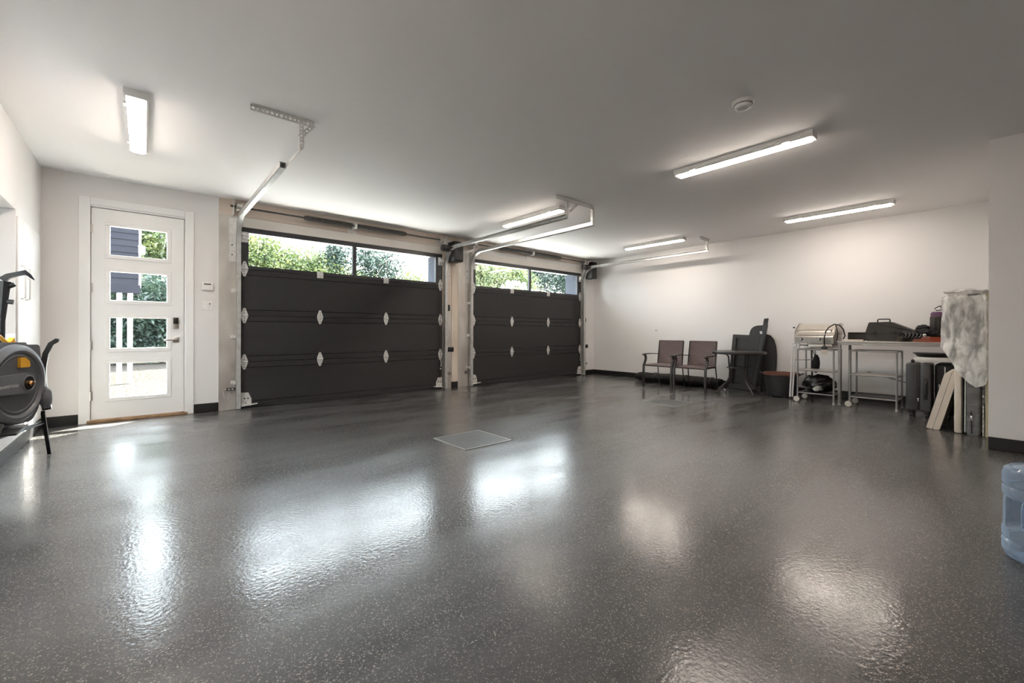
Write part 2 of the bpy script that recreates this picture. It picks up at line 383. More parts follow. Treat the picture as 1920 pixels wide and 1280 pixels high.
base('front_corner', 8.83, XR - .012, -.012, 0, 0, bb)
base('right', XR - .012, XR, -6.5, 0, 0, bb)
base('recess', XJ - .012, XJ, YB, YJ + .001, 0, bb)
base('left', 0, .012, YB, 0, 0, bb)
# galvanised and wooden cover boards beside and over the garage doors
struct('trim_1', MB().box(1.549, 1.79, -.006, 0, 0, 2.60), 'galv')
struct('trim_2', MB().box(5.2, 5.51, -.006, 0, 0, 2.62), 'galv')
struct('trim_3', MB().box(4.87, 5.055, -.006, 0, 0, 1.5), 'galv')
struct('trim_4', MB().box(4.87, 5.055, -.008, 0, 1.505, H).box(5.06, 5.195, -.010, 0, bb, H), 'creamwood')
struct('trim_5', MB().box(8.665, 8.83, -.006, 0, 0, H), 'galv')
struct('trim_6', MB().box(1.549, 4.865, -.012, 0, 2.535, H - .002), 'plywood')
struct('trim_7', MB().box(5.2, 8.83, -.012, 0, 2.60, H - .002), 'plywood')
struct('trim_8', MB().box(1.79, 4.87, -.02, 0, 2.40, 2.53, bev=.004), 'headboard')
struct('trim_9', MB().box(5.51, 8.665, -.02, 0, 2.40, 2.53, bev=.004), 'headboard')
# entry door casing
cs = MB().box(.279, .37, -.014, 0, 0, 2.50, bev=.003).box(1.205, 1.292, -.014, 0, 0, 2.50, bev=.003).box(.37, 1.205, -.014, 0, 2.42, 2.50, bev=.003)
struct('trim_10', cs, 'trim')

# ---------------------------------------------------------------- entry door
d1 = thing('door_1', 'white entry door with four wide glass panes', None, (.79, 0, 0), kind='structure')
X0, X1, Z0, Z1 = .378, 1.193, .035, 2.395
P = [(1.885, 2.21), (1.372, 1.695), (.826, 1.172), (.268, .655)]
xa, xb = .53, 1.03
sm = MB(); y0, y1 = .012, .056
sm.box(X0, xa, y0, y1, Z0, Z1); sm.box(xb, X1, y0, y1, Z0, Z1)
zz = [Z1] + [v for p in P for v in (p[1], p[0])] + [Z0]
for i in range(0, len(zz), 2): sm.box(xa, xb, y0, y1, zz[i + 1], zz[i])
obj('door_slab', sm, 'trim', d1, smooth=0)
for lo_, hi_ in P:
    fr_ = MB(); w = .042
    fr_.box(xa - w, xb + w, .002, y0, hi_, hi_ + w, bev=.004); fr_.box(xa - w, xb + w, .002, y0, lo_ - w, lo_, bev=.004)
    fr_.box(xa - w, xa, .002, y0, lo_, hi_, bev=.004); fr_.box(xb, xb + w, .002, y0, lo_, hi_, bev=.004)
    p = obj('pane_frame', fr_, 'trim', d1, smooth=0)
    obj('glass_pane', MB().box(xa, xb, .030, .036, lo_, hi_), 'glass', p, smooth=0)
obj('door_jamb', MB().box(.345, .372, .0, TE, 0, 2.43).box(1.20, 1.232, 0, TE, 0, 2.43).box(.372, 1.20, 0, TE, 2.402, 2.43), 'trim', d1, smooth=0)
obj('door_stop', MB().box(.372, .40, .058, .072, .03, 2.402).box(1.172, 1.20, .058, .072, .03, 2.402).box(.372, 1.20, .058, .072, 2.38, 2.402), 'trim', d1, smooth=0)
obj('threshold', MB().box(.345, 1.232, -.02, TE, 0, .03, bev=.004), 'wood', d1, label='raw wooden threshold strip')
for z in (2.16, 1.5, .86, .3):
    obj('hinge', MB().cyl((.374, -.006, z - .05), (.374, -.006, z + .05), .008, n=10).box(.374, .392, 0, .006, z - .05, z + .05), 'nickel', d1)
lk = obj('keypad_lock', MB().box(1.085, 1.145, -.02, y0, 1.05, 1.19, bev=.008), 'nickel', d1)
obj('lock_screen', MB().box(1.089, 1.141, -.024, -.018, 1.11, 1.186, bev=.003), 'black', lk)
lv = obj('lever_handle', MB().box(1.085, 1.148, -.006, y0, .885, .95, bev=.004).cyl((1.117, -.004, .918), (1.117, -.05, .918), .011, n=12).tube([(1.12, -.045, .918), (1.08, -.05, .917), (1.0, -.048, .915)], .009, 10), 'nickel', d1)

# ---------------------------------------------------------------- small wall fittings left of the garage doors
t = thing('wall_keypad', 'white wall thermostat with a small dark display above the light switch', 'thermostat', (1.43, 0, 1.58))
obj('housing', MB().box(1.365, 1.495, -.028, 0, 1.535, 1.635, bev=.012, seg=3), 'white', t)
obj('display', MB().box(1.39, 1.465, -.030, -.026, 1.607, 1.622), 'darkgrey', t)
t = thing('light_switch', 'white double light switch plate below the wall thermostat', 'switch', (1.43, 0, 1.345))
obj('cover_plate', MB().box(1.375, 1.49, -.006, 0, 1.285, 1.405, bev=.003), 'white', t)
obj('rocker', MB().box(1.39, 1.425, -.012, -.004, 1.31, 1.38, bev=.002), 'white', t)
obj('rocker', MB().box(1.44, 1.475, -.012, -.004, 1.31, 1.38, bev=.002), 'white', t)
obj('indicator', MB().box(1.447, 1.462, -.014, -.010, 1.362, 1.374), 'black', t)
t = thing('wall_cupboard', 'flush white cupboard with two slim bar handles on the left wall', 'cupboard', (0, -.6, 0))
for a, b, hy in ((-1.13, -.93, -1.03), (-.925, -.12, -.84)):
    dd = obj('cupboard_door', MB().box(0.0, .012, a, b, .62, 2.0, bev=.003), 'paint', t)
    obj('handle', MB().tube([(.012, hy, 1.30), (.04, hy, 1.31), (.04, hy, 1.58), (.012, hy, 1.59)], .006, 8), 'white', dd)

# ---------------------------------------------------------------- garage doors
def garage_door(idx, x0, x1, mx, label):
    t = thing('door_%d' % idx, label, None, ((x0 + x1) / 2, .02, 0), kind='structure')
    zj = [0.012, .615, 1.23, 1.85]
    for k in range(3):
        a, b = zj[k] + .001, zj[k + 1] - .003
        prof = []   # (y,z) inner face with grooves
        def groove(z): return [(0, z - .006), (.007, z), (0, z + .006)]
        pr = [(0.004, a), (0, a + .004)] + groove(a + .075) + groove(b - .075) + [(0, b - .004), (.004, b), (.045, b), (.045, a)]
        obj('door_section', MB().prism(pr, lambda y, z, h: (h, y, z), x0 + .004, x1 - .004).box(x0 + .004, x1 - .004, .02, .040, b - .01, b + .008), 'door', t, smooth=0)
    # glazed top section
    a, b = 1.852, 2.40
    zb, zt = 1.893, 2.335
    gl, gr = x0 + .09, x1 - .135
    m = MB().box(x0 + .004, x1 - .004, 0, .045, a, zb).box(x0 + .004, x1 - .004, 0, .045, zt, b).box(x0 + .004, gl, 0, .045, zb, zt).box(gr, x1 - .004, 0, .045, zb, zt)
    m.box(mx - .028, mx + .028, 0, .045, zb, zt)
    ws = obj('window_section', m, 'doorframe', t, smooth=0)
    obj('glass_pane', MB().box(gl, mx - .028, .02, .026, zb, zt), 'glass', ws, smooth=0)
    obj('glass_pane', MB().box(mx + .028, gr, .02, .026, zb, zt), 'glass', ws, smooth=0)
    obj('bottom_seal', MB().box(x0 + .004, x1 - .004, .0, .04, 0, .012), 'black', t, smooth=0)
    obj('weather_strip', MB().box(x0, x0 + .02, .046, .07, 0, 2.40).box(x1 - .02, x1, .046, .07, 0, 2.40).box(x0, x1, .046, .07, 2.385, 2.40), 'black', t, smooth=0)
    w = x1 - x0
    xs = [x0 + .042, x0 + w * .324, x0 + w * .656, x1 - .042]
    if idx == 3: xs = [x0 + .042, x0 + w * .318, x0 + w * .651, x1 - .042]
    def hinge(x, z, half=False):
        hw = .043; m = MB()
        fn = lambda a_, b_, h: (x + a_, h, z + b_)
        if not half:
            m.prism([(-hw, .006), (hw, .006), (hw * .75, .045), (.012, .10), (-.012, .10), (-hw * .75, .045)], fn, -.006, 0)
            m.prism([(-hw, -.006), (-hw * .75, -.045), (-.012, -.10), (.012, -.10), (hw * .75, -.045), (hw, -.006)], fn, -.006, 0)
        else:
            m.prism([(-hw, -.045), (hw, -.045), (hw, .04), (hw * .5, .05), (-hw * .5, .05), (-hw, .04)], fn, -.008, 0)
        m.cyl((x - hw, -.011, z), (x + hw, -.011, z), .009, n=10)
        h = obj('hinge', m, 'zincplate', t)
        b_ = MB()
        for dz in ((.03, .07) if not half else (.03,)):
            for sg in (1, -1): b_.cyl((x, -.012, z + sg * dz), (x, -.004, z + sg * dz), .006, n=6)
        obj('bolts', b_, 'spring', h)
        return h
    for r, z in enumerate((.615, 1.23, 1.85)):
        for i, x in enumerate(xs):
            h = hinge(x, z, r == 2 and i in (1, 2))
            if i in (0, 3):
                sg = -1 if i == 0 else 1
                obj('roller_stem', MB().cyl((x + sg * .02, -.028, z + .012), (x + sg * .08, -.028, z + .012), .006, n=8), 'zinc', h)
    for sg, x in ((-1, x0 + .045), (1, x1 - .045)):
        m = MB().box(x - .045, x + .035, -.012, 0, 2.20, 2.34, bev=.003).box(x - .035, x + .045, -.05, -.01, 2.25, 2.28, bev=.004).cyl((x - .04, -.045, 2.29), (x + .04, -.045, 2.29), .018, n=12)
        obj('top_roller_bracket', m, 'zincplate', t)
        e = x0 if sg < 0 else x1
        f = lambda a_, b_, h: (e - sg * a_, h, b_)
        m = MB().prism([(.005, .03), (.125, .03), (.125, .12), (.09, .205), (.005, .21)], f, -.008, 0)
        m.prism([(.005, .03), (.19, .05), (.19, .06), (.005, .045)], f, -.055, -.008)
        bbk = obj('bottom_bracket', m, 'zincplate', t, smooth=0)
        for bx, bz, br in ((.045, .13, .010), (.085, .13, .010), (.06, .07, .007)):
            obj('bolt', MB().cyl((e - sg * bx, -.014, bz), (e - sg * bx, -.007, bz), br, n=6), 'black', bbk)
    xh = x1 - .045
    obj('slide_latch', MB().tube([(xh, -.02, .52), (xh + .012, -.025, .46), (xh + .004, -.02, .40)], .009, 6).cyl((xh + .004, -.024, .36), (xh + .004, -.01, .36), .014, n=10), 'zinc', t)
    return t
garage_door(2, 1.79, 4.87, 3.297, 'left charcoal sectional garage door with a glazed top row')
garage_door(3, 5.51, 8.665, 7.02, 'right charcoal sectional garage door with a glazed top row')

# ---------------------------------------------------------------- tracks
def sweepx(m, path, x0, x1, v0, v1):
    vs = []; n = len(path)
    for i in range(n):
        a = Vector(path[max(i - 1, 0)]); b = Vector(path[min(i + 1, n - 1)]); t_ = (b - a).normalized(); nn = Vector((-t_.y, t_.x))
        c = Vector(path[i])
        for x, v in ((x0, v0), (x1, v0), (x1, v1), (x0, v1)):
            q = c + nn * v; vs.append((x, q.x, q.y))
    fs = [(i * 4 + j, i * 4 + (j + 1) % 4, i * 4 + 4 + (j + 1) % 4, i * 4 + 4 + j) for i in range(n - 1) for j in range(4)]
    fs += [(3, 2, 1, 0), tuple((n - 1) * 4 + j for j in range(4))]
    m.add(vs, fs)
def channel(path, x0, x1):
    m = MB(); t_ = .003; hh = .026
    op = x0 > x1; a, b = min(x0, x1), max(x0, x1)
    # web on the side away from the door, two flanges and short lips
    if op: sweepx(m, path, b - t_, b, -hh, hh)
    else: sweepx(m, path, a, a + t_, -hh, hh)
    sweepx(m, path, a, b, -hh, -hh + t_); sweepx(m, path, a, b, hh - t_, hh)
    return m
def track(x, side, label, ylen=-2.93, zt=2.50, angle_to=None):
    """side +1: door lies to the right of the track"""
    yv = -.055; R_ = .30
    t = thing('garage_door_track', label, 'track', (x, 0, 0), 'steel tracks guiding the garage doors')
    x0, x1 = (x - .022, x + .03) if side > 0 else (x + .022, x - .03)
    obj('vertical_track', channel([(yv, .01), (yv, 2.19)], x0, x1), 'zinc', t, smooth=0)
    arc = [(yv, 2.19)] + [(yv - R_ * (1 - math.cos(a)), zt - R_ + R_ * math.sin(a)) for a in [PI / 2 * k / 10 for k in range(0, 11)]] + [(yv - R_ - .02, zt)]
    obj('curved_track', channel(arc, x0, x1), 'zinc', t)
    obj('horizontal_track', channel([(yv - R_ - .02, zt), (ylen, zt)], x0, x1), 'zinc', t, smooth=0)
    if angle_to:
        xa_ = x + .03
        obj('support_angle', MB().box(xa_, xa_ + .003, angle_to, ylen + .9, zt - .012, zt + .02).box(xa_, xa_ + .022, angle_to, ylen + .9, zt + .017, zt + .02), 'zinc', t, smooth=0)
    s_ = -side
    for z in (.35, .95, 1.55):
        obj('jamb_bracket', MB().box(x + s_ * .02, x + s_ * .055, -.055, -.006, z - .02, z + .025, bev=.002).box(x + s_ * .02, x + s_ * .075, -.012, -.006, z - .02, z + .025), 'zincplate', t, smooth=0)
    m = MB().box(x + s_ * .012, x + s_ * .095, -.012, -.007, 1.93, 2.50)
    m.box(x + s_ * .012, x + s_ * .017, -.075, -.012, 1.93, 2.50)
    fl_ = obj('flag_bracket', m, 'zincplate', t, smooth=0)
    for bz in (2.02, 2.15): obj('bolt', MB().cyl((x + s_ * .06, -.02, bz), (x + s_ * .06, -.01, bz), .009, n=6), 'spring', fl_)
    return t
track(1.752, 1, 'zinc garage door track nearest the entry door', ylen=-2.42, angle_to=-2.88)
track(4.915, -1, 'zinc track along the right edge of the left garage door')
track(5.462, 1, 'zinc track along the left edge of the right garage door')
track(8.712, -1, 'zinc track nearest the long white right wall', ylen=-2.98, zt=2.53)

def perforated(p0, p1, w, wdir, n_hole, m=None, thick=.002):
    """flat strip from p0 to p1 with a row of real round holes; wdir is the width direction"""
    m = m or MB(); a = Vector(p0); b = Vector(p1); L = (b - a).length; d = (b - a) / L; wd = Vector(wdir).normalized(); nn = d.cross(wd) * thick
    pitch = L / n_hole
    for k in range(n_hole):
        c = a + d * pitch * (k + .5); r = w * (.20 if k % 2 else .26)
        for off in (Vector((0, 0, 0)), nn):
            inn = [c + off + (d * math.cos(q) + wd * math.sin(q)) * r for q in [2 * PI * j / 8 for j in range(8)]]
            hw = w / 2; hp = pitch / 2
            out = [c + off + d * hp, c + off + d * hp + wd * hw, c + off + wd * hw, c + off - d * hp + wd * hw, c + off - d * hp, c + off - d * hp - wd * hw, c + off - wd * hw, c + off + d * hp - wd * hw]
            m.add(inn + out, [(j, (j + 1) % 8, 8 + (j + 1) % 8, 8 + j) for j in range(8)])
    return m
def hanger(label, y, xa_, xb_, drops, diag=()):
    t = thing('ceiling_hanger', label, 'bracket', ((xa_ + xb_) / 2, y, H), 'perforated angle brackets under the ceiling')
    n = int((xb_ - xa_) / .03)
    m = perforated((xa_, y, H - .026), (xb_, y, H - .026), .044, (0, 0, 1), n)
    perforated((xa_, y, H - .003), (xb_, y, H - .003), .044, (0, 1, 0), n, m)
    obj('ceiling_angle', m, 'zincplate', t, smooth=0, fix=False)
    for x, zb in drops:
        m = perforated((x, y - .004, H - .01), (x, y - .004, zb), .034, (1, 0, 0), max(4, int((H - zb) / .03)))
        perforated((x - .017, y + .013, H - .01), (x - .017, y + .013, zb), .034, (0, 1, 0), max(4, int((H - zb) / .03)), m)
        obj('drop_strap', m, 'zincplate', t, smooth=0, fix=False)
    for p, q in diag:
        d_ = (Vector(q) - Vector(p)).normalized()
        obj('diagonal_strap', perforated(p, q, .034, d_.cross(Vector((0, 1, 0))), max(5, int((Vector(q) - Vector(p)).length / .03))), 'zincplate', t, smooth=0, fix=False)
    return t
hanger('perforated ceiling bracket holding the track end nearest the entry door', -2.90, 1.43, 1.88, [(1.785, 2.50)], [((1.875, -2.91, H - .03), (1.77, -2.91, 2.585))])
hanger('long perforated ceiling bracket holding the two middle tracks', -2.93, 4.72, 5.45, [(4.93, 2.50), (5.45, 2.50)], [((5.12, -2.94, H - .04), (4.94, -2.94, 2.55))])
hanger('perforated ceiling bracket near the long white right wall', -2.99, 8.38, 8.75, [(8.69, 2.53)], [((8.55, -3.0, H - .03), (8.68, -3.0, 2.56))])

# ---------------------------------------------------------------- torsion springs
def springs(label, xa_, xb_, s0, s1, mx, zc=2.63):
    y = -.115
    t = thing('torsion_spring', label, 'spring', (mx, y, zc), 'torsion spring sets above the garage doors')
    obj('shaft', MB().cyl((xa_, y, zc), (xb_, y, zc), .0125, n=10), 'spring', t)
    Rt = rotm((0, PI / 2, 0))
    for a, b in ((s0, mx - .03), (mx + .03, s1)):
        prof = []; n = int((b - a) / .014)
        for k in range(n):
            z = (b - a) * k / n; prof += [(.030, z), (.038, z + (b - a) / n * .5)]
        prof.append((.026, b - a))
        sp = obj('coil_spring', MB().lathe(prof, (a, y, zc), 14, Rt), 'spring', t, smooth=1.2)
        e = a if a == s0 else b; sg = -1 if a == s0 else 1
        obj('winding_cone', MB().lathe([(.02, -.035), (.036, -.03), (.036, -.01), (.03, 0), (.03, .03)], (e, y, zc), 14, Rt if sg > 0 else rotm((0, -PI / 2, 0))), 'spring', sp)
    obj('centre_bracket', MB().box(mx - .07, mx + .07, -.016, -.012, zc - .13, zc + .075).box(mx - .004, mx + .004, y - .045, -.012, zc - .05, zc + .05, bev=.002).lathe([(.045, -.01), (.045, .01)], (mx + .02, y, zc), 16, Rt), 'zincplate', t, smooth=0)
    for x, sg in ((xa_ + .10, 1), (xb_ - .09, -1)):
        dr = obj('cable_drum', MB().lathe([(.02, -.045), (.058, -.04), (.052, -.02), (.052, .02), (.062, .03), (.062, .035), (.02, .04)], (x, y, zc), 20, Rt), 'galv', t)
        obj('end_bearing_plate', MB().box(x - sg * .07, x - sg * .066, -.17, -.012, zc - .11, zc + .075), 'zincplate', t, smooth=0)
        obj('lift_cable', MB().tube([(x, y - .05, zc), (x - sg * .012, -.03, zc - .4), (x - sg * .02, -.02, .2)], .0025, 5), 'spring', t)
    return t
springs('torsion spring shaft over the left garage door', 1.66, 4.89, 2.57, 4.07, 3.25)
springs('torsion spring shaft over the right garage door', 5.40, 8.80, 6.13, 7.82, 6.97, zc=2.655)

# ---------------------------------------------------------------- openers
def opener(label, x, z0, z1, w, lo_):
    t = thing('garage_door_opener', label, 'opener', (x, 0, z0), 'wall mounted garage door openers')
    obj('housing', MB().box(x, x + w, -.27, -.04, z0, z1, bev=.02, seg=3), 'black', t)
    obj('mounting_plate', MB().box(x - .2, x + w + .02, -.02, -.013, z1 - .06, z1 + .05), 'zincplate', t, smooth=0)
    obj('wall_bracket', MB().box(x + .02, x + w - .02, -.05, -.013, z0 + .04, z0 + .10), 'zincplate', t, smooth=0)
    obj('motor', MB().lathe([(.02, -.08), (.055, -.075), (.06, -.05), (.06, .06), (.03, .07)], (x - .13, -.20, z1 - .14), 20, rotm((0, PI / 2, 0))), 'darkgrey', t)
    obj('drive_chain_cover', MB().box(x - .05, x + .01, -.25, -.16, z1 - .19, z1 - .08, bev=.01), 'darkgrey', t)
    obj('front_cover', MB().box(x + .025, x + w - .025, -.276, -.268, z0 + .04, z1 - .06, bev=.003), 'darkgrey', t)
    obj('status_light', MB().cyl((x + w / 2, -.28, z1 - .10), (x + w / 2, -.274, z1 - .10), .008, n=10), 'white', t)
    pts = [(x + w - .01, -.1, lo_), (x + w + .06, -.06, lo_ - .03), (x + w + .10, -.05, lo_ + .02), (x + w + .06, -.04, lo_ + .06), (x + w + .02, -.05, lo_ + .02)]
    obj('power_cord', MB().tube(pts, .005, 6), 'black', t)
opener('black wall opener between the two garage doors', 4.945, 2.26, 2.62, .2, 2.50)
opener('black wall opener in the corner by the long white wall', 8.74, 2.27, 2.66, .19, 2.46)

# ---------------------------------------------------------------- sensors and wall boxes by the doors
def sensor(label, x, z, sg):
    t = thing('safety_sensor', label, 'sensor', (x, 0, z), 'safety sensors beside the garage doors')
    obj('bracket', MB().box(x - .05, x + .05, -.05, -.006, z - .018, z + .018, bev=.003), 'spring', t)
    obj('lens', MB().cyl((x + sg * .015, -.056, z), (x + sg * .015, -.049, z), .012, n=12), 'zinc', t)
    obj('lens', MB().cyl((x - sg * .025, -.056, z), (x - sg * .025, -.049, z), .009, n=12), 'zinc', t)
    obj('wire', MB().tube([(x - sg * .05, -.02, z), (x - sg * .09, -.01, z - .01), (x - sg * .07, -.01, z - .11), (x - sg * .03, -.01, z - .13), (x - sg * .01, -.02, z - .02)], .003, 5), 'white', t)
sensor('dark safety sensor low by the first track from the entry door', 1.68, .27, 1)
sensor('dark safety sensor at the foot of the pillar, left side', 4.985, .27, -1)
sensor('dark safety sensor at the foot of the pillar, right side', 5.40, .27, 1)
sensor('dark safety sensor low in the right front corner', 8.80, .27, -1)
def wbox(name, label, cat, x, z, w, h, m='darkgrey'):
    t = thing(name, label, cat, (x, 0, z))
    obj('box_body', MB().box(x - w / 2, x + w / 2, -.035, -.006, z - h / 2, z + h / 2, bev=.005), m, t)
    obj('face_plate', MB().box(x - w / 2 + .01, x + w / 2 - .01, -.039, -.033, z - h / 2 + .01, z + h / 2 - .01, bev=.002), 'black', t)
wbox('push_button', 'small dark push button halfway up the pillar', 'button', 4.99, 1.45, .05, .11)
wbox('outlet_box', 'wide black outlet box low on the pillar', 'outlet', 5.02, .70, .15, .085, 'black')
wbox('push_button', 'small dark push button right of the right garage door', 'button', 8.80, 1.30, .04, .10)
wbox('outlet_box', 'dark outlet box low to the right of the right garage door', 'outlet', 8.84, .68, .10, .08, 'case')
def outlet(label, x, y, z):
    t = thing('wall_outlet', label, 'outlet', (x, y, z))
    obj('cover_plate', MB().box(x - .006, x, y - .035, y + .035, z - .057, z + .057, bev=.002), 'white', t)
    for dz in (-.022, .022): obj('socket', MB().box(x - .009, x - .005, y - .018, y + .018, z + dz - .014, z + dz + .014, bev=.003), 'paint', t)
outlet('white outlet on the long right wall above the chairs', XR, -1.68, 1.10)

# ---------------------------------------------------------------- ceiling lights
def light(x, y, label):
    t = thing('ceiling_light', label, 'light', (x, y, H), 'linear ceiling lights')
    L = .61; w = .068
    prof = [(-w, H), (-w, H - .035), (-w + .012, H - .055), (w - .012, H - .055), (w, H - .035), (w, H)]
    obj('housing', MB().prism(prof, lambda a, z, h: (x + a, h, z), y - L, y + L), 'white', t, smooth=0)
    pd = [(-w + .012, H - .054), (-w + .018, H - .063), (-.03, H - .073), (.03, H - .073), (w - .018, H - .063), (w - .012, H - .054)]
    obj('diffuser', MB().prism(pd, lambda a, z, h: (x + a, h, z), y - L + .02, y + L - .02), 'lamp', t, smooth=0)
    for s_ in (-1, 1):
        obj('end_cap', MB().prism([(a * 1.03, z if z > H - .01 else z - .004) for a, z in prof], lambda a, z, h: (x + a, h, z), y + s_ * (L - .006), y + s_ * (L + .012)), 'white', t, smooth=0)
        obj('mounting_clip', MB().box(x - w - .004, x - w + .02, y + s_ * .42 - .03, y + s_ * .42 + .03, H - .05, H - .03), 'zincplate', t, smooth=0)
light(.78, -1.96, 'linear ceiling light above the entry door area')
light(5.15, -4.92, 'long linear ceiling light, nearest of the lit fixtures on the right')
light(8.14, -5.03, 'linear ceiling light over the workbench by the right wall')
light(5.15, -2.03, 'linear ceiling light partly behind the middle track hanger')
light(8.18, -2.19, 'farthest linear ceiling light above the brown chairs')
light(.78, -4.98, 'unseen linear ceiling light added out of frame above the hose reel')  # unseen fixture, added to brighten the left side

light(.78, -8.0, 'unseen linear light added behind the photographer to brighten the room')  # no fixture known here; added behind the camera for more bounce light

t = thing('smoke_detector', 'round white smoke detector on the ceiling', 'detector', (4.20, -5.33, H))
obj('base', MB().lathe([(.075, 0), (.075, -.012), (.066, -.02), (0, -.02)], (4.20, -5.33, H), 32), 'white', t)
obj('cap', MB().lathe([(.062, -.018), (.060, -.03), (.052, -.046), (.040, -.052), (.036, -.048), (0, -.048)], (4.20, -5.33, H), 32), 'white', t)
obj('vent_ring', MB().lathe([(.0635, -.024), (.0635, -.028), (.05, -.028)], (4.20, -5.33, H), 32), 'darkgrey', t)

# ---------------------------------------------------------------- floor drains
def drain(label, x, y, s_=.27):
    t = thing('floor_drain', label, 'drain', (x, y, 0), 'square floor drains')
    m = MB()
    for a in [(x - s_, x + s_, y - s_, y - s_ + .018), (x - s_, x + s_, y + s_ - .018, y + s_), (x - s_, x - s_ + .018, y - s_ + .018, y + s_ - .018), (x + s_ - .018, x + s_, y - s_ + .018, y + s_ - .018)]:
        m.box(*a, -.01, .005)
    obj('drain_frame', m, 'drainedge', t, smooth=0)
    q = s_ - .02
    obj('drain_plate', MB().add([(x - q, y - q, .0035), (x + q, y - q, .0035), (x + q, y + q, .0035), (x - q, y + q, .0035), (x - q, y - q, .002), (x, y, .0015)], [(0, 1, 5), (1, 2, 5), (2, 3, 5), (3, 0, 5)]), 'drain', t, smooth=0)
    hm = MB(); n = 15
    for i in range(n):
        for j in range(n):
            a = x - q + 2 * q * (i + .5) / n; b = y - q + 2 * q * (j + .5) / n
            hm.lathe([(.0048, 0), (.0048, .0040)], (a, b, .0), 6)
    h = obj('drain_holes', hm, 'black', t, smooth=0); h['kind'] = 'stuff'
drain('square perforated floor drain in the middle of the garage floor', 3.20, -3.29)
drain('square perforated floor drain in front of the brown chairs', 6.60, -3.37)

# ---------------------------------------------------------------- chairs
def chair(label, yl):
    t = thing('patio_chair', label, 'chair', (8.2, yl - .28, 0), 'brown woven patio armchairs')
    ya, yb = yl, yl - .56
    for y in (ya, yb):
        obj('front_leg', MB().tube([(7.975, y, 0), (7.965, y, .22), (7.975, y, .40), (8.02, y, .47), (8.045, y, .53), (8.03, y, .58), (7.99, y, .60)], .014, 4, flat=(1.0, 1.25, (1, 0, 0))), 'chairframe', t)
        s_ = -1 if y == ya else 1
        obj('back_leg', MB().tube([(8.50, y + s_ * .02, 0), (8.45, y + s_ * .025, .2), (8.415, y + s_ * .03, .42), (8.43, y + s_ * .035, .60), (8.47, y + s_ * .04, .86)], .011, 6), 'chairframe', t)
        obj('armrest', MB().tube([(7.945, y, .598), (8.0, y, .612), (8.2, y, .615), (8.43, y + s_ * .035, .60)], [.010, .013, .012, .010], 4, flat=(.6, 1.9, (0, 0, 1))), 'chairframe', t)
    m = MB()
    for a, b in [((7.985, ya, .405), (7.985, yb, .405)), ((8.41, ya - .03, .405), (8.41, yb + .03, .405)), ((7.985, ya, .405), (8.42, ya - .03, .41)), ((7.985, yb, .405), (8.42, yb + .03, .41))]:
        m.tube([a, b], .011, 8)
    obj('seat_frame', m, 'chairframe', t)
    y0_, y1_ = ya - .02, yb + .02
    def seat(u, v):
        e = (v - .5) * 2; g = (u - .5) * 2
        return (7.975 + .44 * u - .012 * (abs(g) > .95), y0_ + (y1_ - y0_) * v, .425 - .016 * (1 - e * e) * (1 - g * g) - (.02 if abs(g) > .95 else 0))
    sm_ = MB().grid(seat, 12, 12); lower = MB().grid(lambda u, v: (lambda p: (p[0], p[1], p[2] - .016))(seat(u, 1 - v)), 12, 12)
    sm_.add(lower.v, lower.f)
    obj('seat', sm_, 'woven', t)
    bk = MB()
    def back(u, v, o=0):
        return (8.412 + .058 * v + .012 * (1 - (2 * u - 1) ** 2) * math.sin(PI * v) + o, ya - .035 + (-.49) * u, .435 + .42 * v)
    bk.grid(lambda u, v: back(u, v, 0), 10, 10); bk.grid(lambda u, v: back(1 - u, v, .018), 10, 10)
    obj('backrest', bk, 'woven', t)
    ef = MB()
    for v in (0, 1): ef.tube([back(u / 10, v, .009) for u in range(11)], .013, 6)
    for u in (0, 1): ef.tube([back(u, v / 10, .009) for v in range(11)], .013, 6)
    obj('woven_edge', ef, 'woven', t)
    return t
c1 = chair('brown woven patio armchair, farther from the small round table', -2.12)
c2 = dup(c1, (8.2, -2.12 - .28 - .612, 0), 'brown woven patio armchair, next to the small round table')

# ---------------------------------------------------------------- round patio table
tx, ty = 8.42, -3.64
t = thing('patio_table', 'small round dark patio table with curved metal legs', 'table', (tx, ty, 0))
tt = obj('tabletop', MB().lathe([(0, .672), (.385, .672), (.40, .680), (.405, .69), (.40, .70), (.385, .703), (0, .703)], (tx, ty, 0), 48), 'tabletop', t)
obj('table_rim', MB().lathe([(.395, .662), (.412, .668), (.415, .688), (.409, .706), (.398, .704)], (tx, ty, 0), 48), 'chairframe', tt)
for k in range(4):
    a = PI / 4 + k * PI / 2 + .18
    def q(r, z): return (tx + r * math.cos(a), ty + r * math.sin(a), z)
    lg = obj('leg', MB().tube([q(.30, .668), q(.22, .66), q(.175, .62), (q(.165, .50)), q(.155, .38), q(.16, .27), q(.20, .20), q(.30, .11), q(.365, .04), q(.375, .012)], .0125, 10), 'chairframe', t)
    obj('foot_cap', MB().lathe([(.017, 0), (.018, .02), (.012, .03)], q(.375, 0), 12), 'zinc' if k == 0 else 'black', lg)
ring = [(tx + .17 * math.cos(2 * PI * j / 28), ty + .17 * math.sin(2 * PI * j / 28), .43) for j in range(28)]
obj('ring_brace', MB().tube(ring, .009, 8, closed=True), 'chairframe', t)
obj('ring_shelf', MB().lathe([(0, .428), (.16, .428), (.16, .434), (0, .434)], (tx, ty, 0), 28), 'chairframe', t)

